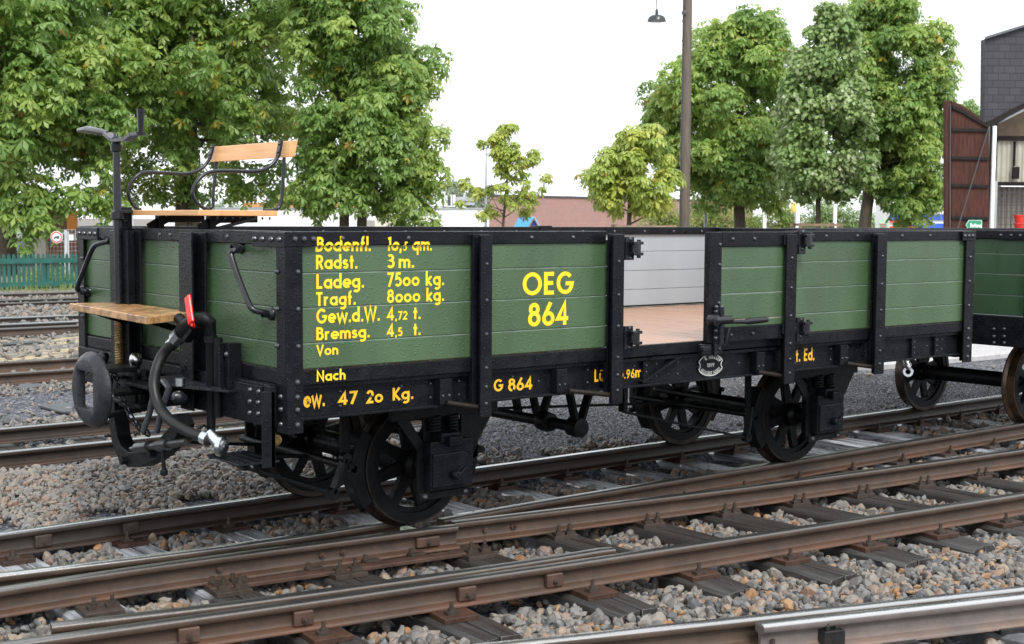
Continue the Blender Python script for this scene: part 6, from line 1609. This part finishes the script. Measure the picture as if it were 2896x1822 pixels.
for px, top, tt, r_, lab, nm in ((1995, 578, 46, 0.055, 'short grey metal post right of the wooden pole', 'metal_post'), (1374, 420, 48, 0.024, 'tall thin pale lamp post left of the brick wall', 'lamp_post')):
    q = AT(px, 640, tt); zz = AT(px, top, tt)[2]; o = MB(); o.tube([(q[0], q[1], -0.2), (q[0], q[1], 1.9), (q[0], q[1], zz)], [r_ * (2.2 if px == 1374 else 1), r_ * (2.2 if px == 1374 else 1), r_], 10)
    if px == 1374: o.obox((q[0], q[1], zz), RH * 0.12, FH * 0.05, np.array((0, 0, 0.02)))
    tag(o.build(nm, 'trim', None, 0, 50), lab, 'post')
def stakes(label, px0, px1, py, t, m='timber'):
    r_ = empty('tree_stake_frame', label=label, cat='tree stakes', group='low timber frames round the trees')
    a, b = AT(px0, py, t), AT(px1, py + 1, t); b[2] = a[2]
    o = MB(); o.bar(a, b, 0.07, 0.07); o.bar(a + FH * 1.0, b + FH * 1.0, 0.07, 0.07); o.build('rail', m, r_)
    for e in (a, b, a + FH, b + FH): o = MB(); o.bar((e[0], e[1], -0.2), e + (0, 0, 0.05), 0.08, 0.08); o.build('stake', m, r_)
stakes('grey timber frame round the lime tree trunk', 2264, 2378, 636, 38.5); stakes('grey timber frame round the small yellowish chestnut', 1745, 1905, 642, 30.5)
# lorry trailer with coloured bands, info board
M['vanblue'] = mat('blue_paint', (0.02, 0.10, 0.55), 0.35, var=0.1); M['vanred'] = mat('red_paint', (0.50, 0.06, 0.03), 0.4, var=0.1)
tr = empty('parked_trailer', label='white trailer with blue and red bands behind the trees left of the shed', cat='trailer')
tt = 62
o = MB(); block(o, 2515, 2690, 560, tt, 2.4, 668); o.build('body', 'white', tr, 0.05)
o = MB(); block(o, 2516, 2689, 606, tt - 0.02, 0.018, 622); block(o, 2560, 2689, 632, tt - 0.02, 0.018, 646); block(o, 2600, 2689, 565, tt - 0.02, 0.018, 575); o.build('blue_band', 'vanblue', tr)
o = MB(); block(o, 2516, 2570, 623, tt - 0.03, 0.018, 630); block(o, 2516, 2600, 640, tt - 0.04, 0.018, 646); o.build('red_band', 'vanred', tr)
for px in (2550, 2650):
    q = AT(px, 672, tt); o = MB(); o.lathe((q[0], q[1], 0.35), FH, [(0.001, -0.05), (0.5, -0.05), (0.52, 0.0), (0.52, 0.2), (0.001, 0.25)], 20, False); o.build('wheel', 'darktrim', tr, 0, 40)
M['boardgreen'] = mat('pale_green_board', (0.45, 0.62, 0.46), 0.5, var=0.15, vscale=6); M['boardred'] = mat('dull_red_print', (0.45, 0.16, 0.12), 0.5)
ib = empty('notice_board', label='pale green notice board in front of the trailer', cat='notice board')
o = MB(); block(o, 2486, 2514, 620, 52, 0.05, 650); o.build('panel', 'boardgreen', ib)
o = MB(); block(o, 2489, 2508, 633, 51.98, 0.015, 636); block(o, 2490, 2510, 640, 51.98, 0.015, 642); o.build('print', 'boardred', ib)
q = AT(2490, 650, 52.02); q2 = AT(2510, 650, 52.02); o = MB(); o.bar((q[0], q[1], -0.2), q, 0.05, 0.05); o.bar((q2[0], q2[1], -0.2), q2, 0.05, 0.05); o.build('leg', 'trim', ib)
# ---------------------------------------------------------------- engine shed at the right edge
def slate_mat():
    m, nt, b = _mat('slate_cladding')
    tc = nt.nodes.new('ShaderNodeTexCoord'); sx = nt.nodes.new('ShaderNodeSeparateXYZ'); nt.links.new(tc.outputs['Object'], sx.inputs[0])
    ad = nt.nodes.new('ShaderNodeMath'); ad.operation = 'SUBTRACT'; nt.links.new(sx.outputs['X'], ad.inputs[0]); nt.links.new(sx.outputs['Y'], ad.inputs[1])
    cb = nt.nodes.new('ShaderNodeCombineXYZ'); nt.links.new(ad.outputs[0], cb.inputs['X']); nt.links.new(sx.outputs['Z'], cb.inputs['Y'])
    br = nt.nodes.new('ShaderNodeTexBrick'); nt.links.new(cb.outputs[0], br.inputs['Vector'])
    br.inputs['Scale'].default_value = 1.0; br.inputs['Brick Width'].default_value = 0.36; br.inputs['Row Height'].default_value = 0.165; br.inputs['Mortar Size'].default_value = 0.009
    br.inputs['Color1'].default_value = (0.044, 0.043, 0.050, 1); br.inputs['Color2'].default_value = (0.034, 0.033, 0.039, 1); br.inputs['Mortar'].default_value = (0.014, 0.0135, 0.016, 1)
    nt.links.new(br.outputs['Color'], b.inputs['Base Color']); b.inputs['Roughness'].default_value = 0.5; b.inputs['Specular IOR Level'].default_value = 0.25
    return m
M['slate'] = slate_mat()
M['shedbrown'] = mat('red_brown_boards', (0.0518, 0.01924, 0.01332), 0.6, var=0.4, vscale=5, stretch=(6, 6, 0.4), bs=30, bstr=0.2, spec=0.15)
M['batten'] = mat('black_batten', (0.012, 0.009, 0.009), 0.55, var=0.3, spec=0.15)
M['corr'] = mat('pale_corrugated_sheet', (0.36, 0.345, 0.28), 0.55, var=0.08, vscale=2); M['corrdark'] = mat('dull_corrugated_sheet', (0.20, 0.18, 0.155), 0.55, var=0.1, vscale=2)
GD = ray(2786, 620); GD[2] = 0; GD /= np.linalg.norm(GD); GD = GD + 0.06 * RH
M['galvdark'] = mat('dull_zinc', (0.075, 0.085, 0.092), 0.5, var=0.1)
sh = empty('engine_shed', label='dark slate-clad engine shed with an arched gateway at the right edge', cat='shed')
ts = 31.0
o = MB(); face(o, [(2786, 110), (3100, 12), (3100, 215), (2990, 262), (2896, 301), (2850, 324), (2806, 349), (2784, 356)], ts, 0.3); o.build('gable_wall', 'slate', sh)
o = MB(); o.prism([AT(px, py, ts - 0.12) for px, py in [(2785, 104), (3100, 6), (3100, 13), (2785, 111)]], GD * 9); o.build('roof_edge', 'galvdark', sh)
o = MB(); face(o, [(2790, 345), (2806, 340), (2850, 316), (2896, 293), (2990, 254), (2990, 267), (2896, 307), (2850, 331), (2810, 357), (2795, 356)], ts - 0.1, 0.09); o.build('gateway_trim', 'batten', sh)
o = MB(); face(o, [(2850, 331), (2896, 307), (2990, 267), (2990, 273), (2896, 314), (2850, 337), (2820, 352)], ts - 0.05, 0.2); o.build('gateway_trim', 'trim', sh)
o = MB(); q = AT(2804, 640, ts - 0.15); zz = AT(2804, 358, ts - 0.15)[2]; o.tube([(q[0], q[1], -0.2), (q[0], q[1], zz)], 0.045, 12); o.build('downpipe', 'polewhite', sh, 0, 50)
o = MB(); block(o, 2811, 2822, 352, ts, 0.25); o.build('door_post', 'batten', sh)
o = MB(); a, b = AT(2786, 118, ts + 0.31), AT(2789, 118, ts + 0.31); o.prism([(a[0], a[1], -0.2), (b[0], b[1], -0.2), (b[0], b[1], a[2]), (a[0], a[1], a[2])], GD * 9.0); o.build('side_wall', 'slate', sh)
def corrugated(px0, px1, top, bot, t, m, nm):
    o = MB(); a, b = AT(px0, top, t), AT(px1, top, t); L_ = np.linalg.norm((b - a)[:2]); d = (b - a) / np.linalg.norm(b - a); z1 = a[2]; z0 = AT(px0, bot, t)[2]
    n_ = int(L_ / 0.02); vs = []
    for k in range(n_ + 1):
        p = a + d * L_ * k / n_; w_ = 0.018 * math.sin(2 * PI * (L_ * k / n_) / 0.12); p = p - FH * w_; vs += [(p[0], p[1], z0), (p[0], p[1], z1), (p[0] + FH[0] * 0.01, p[1] + FH[1] * 0.01, z1), (p[0] + FH[0] * 0.01, p[1] + FH[1] * 0.01, z0)]
    fs = [(0, 1, 2, 3), (n_ * 4 + 3, n_ * 4 + 2, n_ * 4 + 1, n_ * 4)]
    for k in range(n_):
        for j in range(4): fs.append((k * 4 + j, (k + 1) * 4 + j, (k + 1) * 4 + (j + 1) % 4, k * 4 + (j + 1) % 4))
    o.add(vs, fs); return o.build(nm, m, sh, 0, 60)
corrugated(2820, 3020, 398, 516, ts + 0.6, 'corr', 'upper_panel'); corrugated(2820, 3020, 528, 700, ts + 1.2, 'corrdark', 'lower_panel')
o = MB(); block(o, 2820, 3020, 300, ts + 1.5, 0.15, 402); o.build('lintel_boards', 'timber', sh)
o = MB(); block(o, 2818, 3020, 385, ts + 0.5, 0.09, 398); block(o, 2818, 3020, 515, ts + 0.5, 0.09, 526); block(o, 2870, 2874, 400, ts + 0.5, 0.08, 470); block(o, 2866, 2884, 472, ts + 0.5, 0.08, 506); o.build('frame', 'batten', sh)
o = MB()
for py in range(545, 660, 18): a, b = AT(2824, py, ts + 0.4), AT(3000, py, ts + 0.4); o.bar(a, b, 0.012, 0.012)
for px in range(2824, 3000, 17): a, b = AT(px, 540, ts + 0.42), AT(px, 700, ts + 0.42); o.bar(a, b, 0.01, 0.01)
o.build('wire_mesh', 'darktrim', sh)
o = MB(); block(o, 2811, 2822, 512, ts - 0.02, 0.06, 650); o.build('hinge_post', 'trim', sh)
# the open door leaf
dr = MB(); td = 30.6
face(dr, [(2691, 286), (2720, 297), (2760, 325), (2797, 356), (2797, 700), (2691, 700)], td, 0.06)
drp = dr.build('door', 'shedbrown', sh)
o = MB(); face(o, [(2673, 285), (2690, 285), (2690, 700), (2673, 700)], td - 0.03, 0.14); o.build('door_edge', 'shedbrown', drp, 0.01)
for py in (362, 442, 520, 611): o = MB(); face(o, [(2692, py), (2796, py + 3), (2796, py + 12), (2692, py + 9)], td - 0.05, 0.048); o.build('batten', 'batten', drp, 0.004)
o = MB()
face(o, [(2694, 298), (2722, 309), (2760, 332), (2796, 353), (2796, 363), (2758, 342), (2720, 319), (2694, 308)], td - 0.05, 0.048)
o.build('batten', 'batten', drp, 0.004)
o = MB(); o.bar(AT(2796, 362, td - 0.10), AT(2706, 655, td - 0.25), 0.018, 0.018); o.tube([AT(2688, 295, td - 0.07), AT(2687, 650, td - 0.07)], 0.014, 6); o.build('stay_rod', 'darktrim', drp)
M['signgreen'] = mat('sign_green', (0.012, 0.20, 0.10), 0.4, var=0.03); M['signwhite'] = mat('sign_white', (0.78, 0.80, 0.78), 0.45, var=0.02)
sg = MB(); face(sg, [(2730, 637), (2739, 622), (2778, 622), (2778, 652), (2739, 652)], td - 0.12, 0.02); sgo = sg.build('exit_sign', 'signgreen', None); tag(sgo, 'green arrow-shaped sign with white lettering on the brown shed door', 'sign')
T = MB(); base = AT(2744, 643.5, td - 0.125); hS = 12 * td / FPX; wS = 31 * td / FPX
write(T, 'Rettung', 0, wS, 0, hS, lambda u, v, lay, ab: base + RH * u + np.array((0, 0, v)) - FH * 0.00005 * (lay % 60))
for a, b in (((2732, 637), (2740, 624)), ((2740, 624), (2776, 624)), ((2776, 624), (2776, 650)), ((2776, 650), (2740, 650)), ((2740, 650), (2732, 637))): T.bar(AT(*a, td - 0.124), AT(*b, td - 0.124), 0.006, 0.006)
T.build('lettering', 'signwhite', sgo)
M['bucketred'] = mat('red_bucket', (0.62, 0.035, 0.02), 0.35, var=0.06)
for k, (top, lab) in enumerate(((608, 'upper red bucket of the stack inside the shed'), (631, 'lower red bucket of the stack inside the shed'))):
    q = AT(2890, top, 30.9); s_ = 30.9 / FPX; o = MB(); o.lathe(q, (0, 0, 1), [(0.001, -22 * s_), (17 * s_, -22 * s_), (21 * s_, -4 * s_), (23 * s_, -3 * s_), (23 * s_, 0), (20.5 * s_, 0), (19 * s_, -6 * s_), (0.001, -6 * s_)], 24, False); tag(o.build('bucket', 'bucketred', None, 0, 40), lab, 'bucket', 'red buckets in the shed')
o = MB(); q = AT(2880, 655, 30.9); block(o, 2860, 2925, 654, 30.6, 0.6); tag(o.build('crate', 'timber', None, 0.01), 'timber crate carrying the red buckets', 'crate')
# ---------------------------------------------------------------- left background beyond the fence
M['boardwood'] = wood('brown_stacked_boards', (0.111, 0.0629, 0.037), (0.222, 0.1332, 0.074), (8, 8, 0.7), 0.7); M['rusty'] = mat('red_brown_crates', (0.222, 0.074, 0.037), 0.65, var=0.3, vscale=5, stretch=(1, 1, 6))
M['orangesheet'] = mat('orange_sheet', (0.72, 0.28, 0.05), 0.5, var=0.1); M['galv'] = mat('galvanised_post', (0.42, 0.44, 0.46), 0.4, var=0.08)
def one(nm, lab, cat, m, boxes, t, dep, group=None, bev=0.0):
    o = MB()
    for i, b in enumerate(boxes): block(o, b[0], b[1], b[2], t + 0.003 * i, dep, b[3] if len(b) > 3 else None)
    return tag(o.build(nm, m, None, bev), lab, cat, group)
one('concrete_column', 'pale concrete column between the left trunk and the stacked boards', 'column', 'cream', [(95, 113, 560)], 39, 0.4)
lo = empty('parked_van', label='white van partly hidden by the left chestnut trunk', cat='van')
o = MB(); block(o, 20, 94, 655, 44, 1.8, 790); o.build('body', 'white', lo, 0.1); o = MB(); block(o, 35, 70, 676, 43.95, 0.04, 681); o.build('trim_strip', 'darktrim', lo)
o = MB(); block(o, 36, 93, 684, 43.96, 0.03, 700); o.build('window', 'trim', lo)
for px in (35, 85): q = AT(px, 800, 44); o = MB(); o.lathe((q[0], q[1], 0.13), FH, [(0.001, -0.03), (0.3, -0.03), (0.33, 0.0), (0.33, 0.2), (0.001, 0.2)], 16, False); o.build('wheel', 'darktrim', lo)
one('board_stack', 'upright stack of long brown boards behind the round sign', 'boards', 'boardwood', [(115, 128, 600), (129, 137, 585), (138, 160, 594), (161, 188, 590)], 42, 0.8)
one('crate_stack', 'red-brown slatted crates below the boards', 'crates', 'rusty', [(143, 168, 684), (169, 184, 688), (196, 222, 680)], 41, 0.9)
one('dark_container', 'dark container behind the leaning planks', 'container', 'darktrim', [(114, 145, 662)], 41.6, 0.3)
one('tarpaulin', 'bright orange tarpaulin above the white box sign', 'tarpaulin', 'orangesheet', [(189, 217, 596, 652)], 41.5, 0.08)
o = MB(); o.bar(AT(116, 680, 40), AT(128, 740, 39.5), 0.08, 0.04); o.bar(AT(126, 672, 40), AT(143, 740, 39.4), 0.08, 0.04); o.bar(AT(113, 670, 40), AT(128, 676, 40), 0.08, 0.05); tag(o.build('leaning_planks', 'timber', None), 'pale planks leaning against the concrete column', 'planks')
# round sign: no lorries
M['signred'] = mat('sign_red', (0.55, 0.05, 0.05), 0.4, var=0.03)
rs = empty('traffic_sign', label='round red-rimmed sign with a dark lorry symbol behind the fence', cat='traffic sign')
tq = 35.5; c = AT(160, 671, tq); sc_ = tq / FPX
o = MB(); o.lathe(c, -FH, [(0.001, 0.004), (17 * sc_, 0.004), (17 * sc_, -0.012), (0.001, -0.012)], 40, False); o.build('face', 'signwhite', rs)
o = MB(); o.lathe(c - FH * 0.0042, -FH, [(12.2 * sc_, 0.001), (12.2 * sc_, 0.006), (15.6 * sc_, 0.006), (15.6 * sc_, 0.001)], 40); o.build('rim', 'signred', rs)
T = MB(); P = lambda x, y: AT(x, y, tq - 0.012)
for poly in ([(156.5, 668), (168, 668), (168, 673), (156.5, 673)], [(151.5, 671.5), (153.5, 669.5), (156, 669.5), (156, 673.6), (151.5, 673.6)], [(152, 673.7), (168, 673.7), (168, 674.6), (152, 674.6)]): T.prism([P(*q) for q in poly], FH * 0.004)
for x in (154, 164.5): T.lathe(P(x, 675), -FH, [(0.001, 0.004), (1.4 * sc_, 0.004), (1.4 * sc_, 0.0), (0.001, 0.0)], 12, False)
T.build('lorry_symbol', 'darktrim', rs)
q = AT(186, 690, 35.6); o = MB(); o.tube([(q[0], q[1], -0.2), (q[0], q[1], AT(186, 651, 35.6)[2])], 0.042, 12); q2 = AT(193, 690, 35.65); o.tube([(q2[0], q2[1], -0.2), (q2[0], q2[1], AT(193, 655, 35.65)[2])], 0.025, 10); o.bar(AT(186, 655, 35.6), AT(175, 664, 35.55), 0.025, 0.025); o.bar(AT(186, 682, 35.6), AT(168, 680, 35.55), 0.02, 0.02); o.build('post', 'galv', rs, 0, 50)
one('box_sign', 'small white box sign right of the grey sign post', 'sign', 'signwhite', [(194.5, 206, 664, 680)], 36, 0.1)
o = MB()
for py in range(650, 740, 12): o.bar(AT(113, py, 36.5), AT(222, py, 36.5), 0.008, 0.008)
for px in range(113, 224, 10): o.bar(AT(px, 648, 36.52), AT(px, 760, 36.52), 0.006, 0.006)
tag(o.build('wire_fence', 'galv', None), 'thin grey wire mesh fence in front of the stacked boards', 'fence')
one('pallet_stack', 'grey stacked pallets behind the hand brake column', 'pallets', 'galv', [(286, 318, 590), (322, 360, 578)], 60, 1.0)
vn = empty('parked_car', label='white car seen under the bench seat', cat='car')
o = MB(); face(o, [(425, 700), (425, 630), (470, 627), (478, 612), (512, 612), (522, 630), (560, 634), (560, 700)], 58, 1.6); o.build('body', 'white', vn, 0.06); o = MB(); face(o, [(473, 628), (480, 616), (510, 616), (516, 628)], 57.97, 0.02); o.build('window', 'trim', vn)
for px in (448, 537): q = AT(px, 700, 58); o = MB(); o.lathe((q[0], q[1], 0.15), FH, [(0.001, -0.03), (0.3, -0.03), (0.33, 0.0), (0.33, 0.2), (0.001, 0.2)], 16, False); o.build('wheel', 'darktrim', vn)
# marker, slabs lying in the yard, wire
M['markred'] = mat('marker_red', (0.62, 0.06, 0.035), 0.45, var=0.05)
mk = empty('fouling_marker', label='small red and white marker block seen between the front wheels', cat='marker')
q = ON(912, 1312, 2, -0.06); o = MB()
e = RH * 0.09; o.prism([q - e * 0.8 + (0, 0, -0.1), q - e * 0.1 + (0, 0, -0.1), q - e * 0.1 + (0, 0, 0.075), q - e * 0.8 + (0, 0, 0.075)], FH * 0.12); o.build('red_half', 'markred', mk, 0.004)
o = MB(); o.prism([q - e * 0.095 + (0, 0, -0.1), q + e * 0.7 + (0, 0, -0.1), q + e * 0.7 + (0, 0, 0.06), q - e * 0.095 + (0, 0, 0.075)], FH * 0.12); o.dome(q + e * 0.4 + (0, 0, 0.02), -FH, 0.012, 0.004); o.build('white_half', 'signwhite', mk, 0.004)
M['slab'] = mat('wet_steel_slab', (0.0444, 0.0481, 0.05328), 0.5, var=0.25, vscale=6)
for nm, pts, z, lab in (('slab', [(108, 1146), (175, 1164), (205, 1164), (205, 1143), (150, 1141)], -0.085, 'thin dark wet slab lying left of the buffer'), ('slab', [(0, 967), (10, 974), (60, 970), (125, 967), (95, 963)], -0.09, 'dark slab by the bolted rails far left'), ('slab', [(55, 1098), (75, 1098), (125, 1090), (115, 1084), (55, 1086)], -0.09, 'dark slab below the double rail far left')):
    o = MB(); P_ = [ON(x, y, 2, z) for x, y in pts]; o.prism(P_, (0, 0, -0.02)); tag(o.build(nm, 'slab', None, 0.003), lab, 'slab', 'dark slabs lying in the yard')
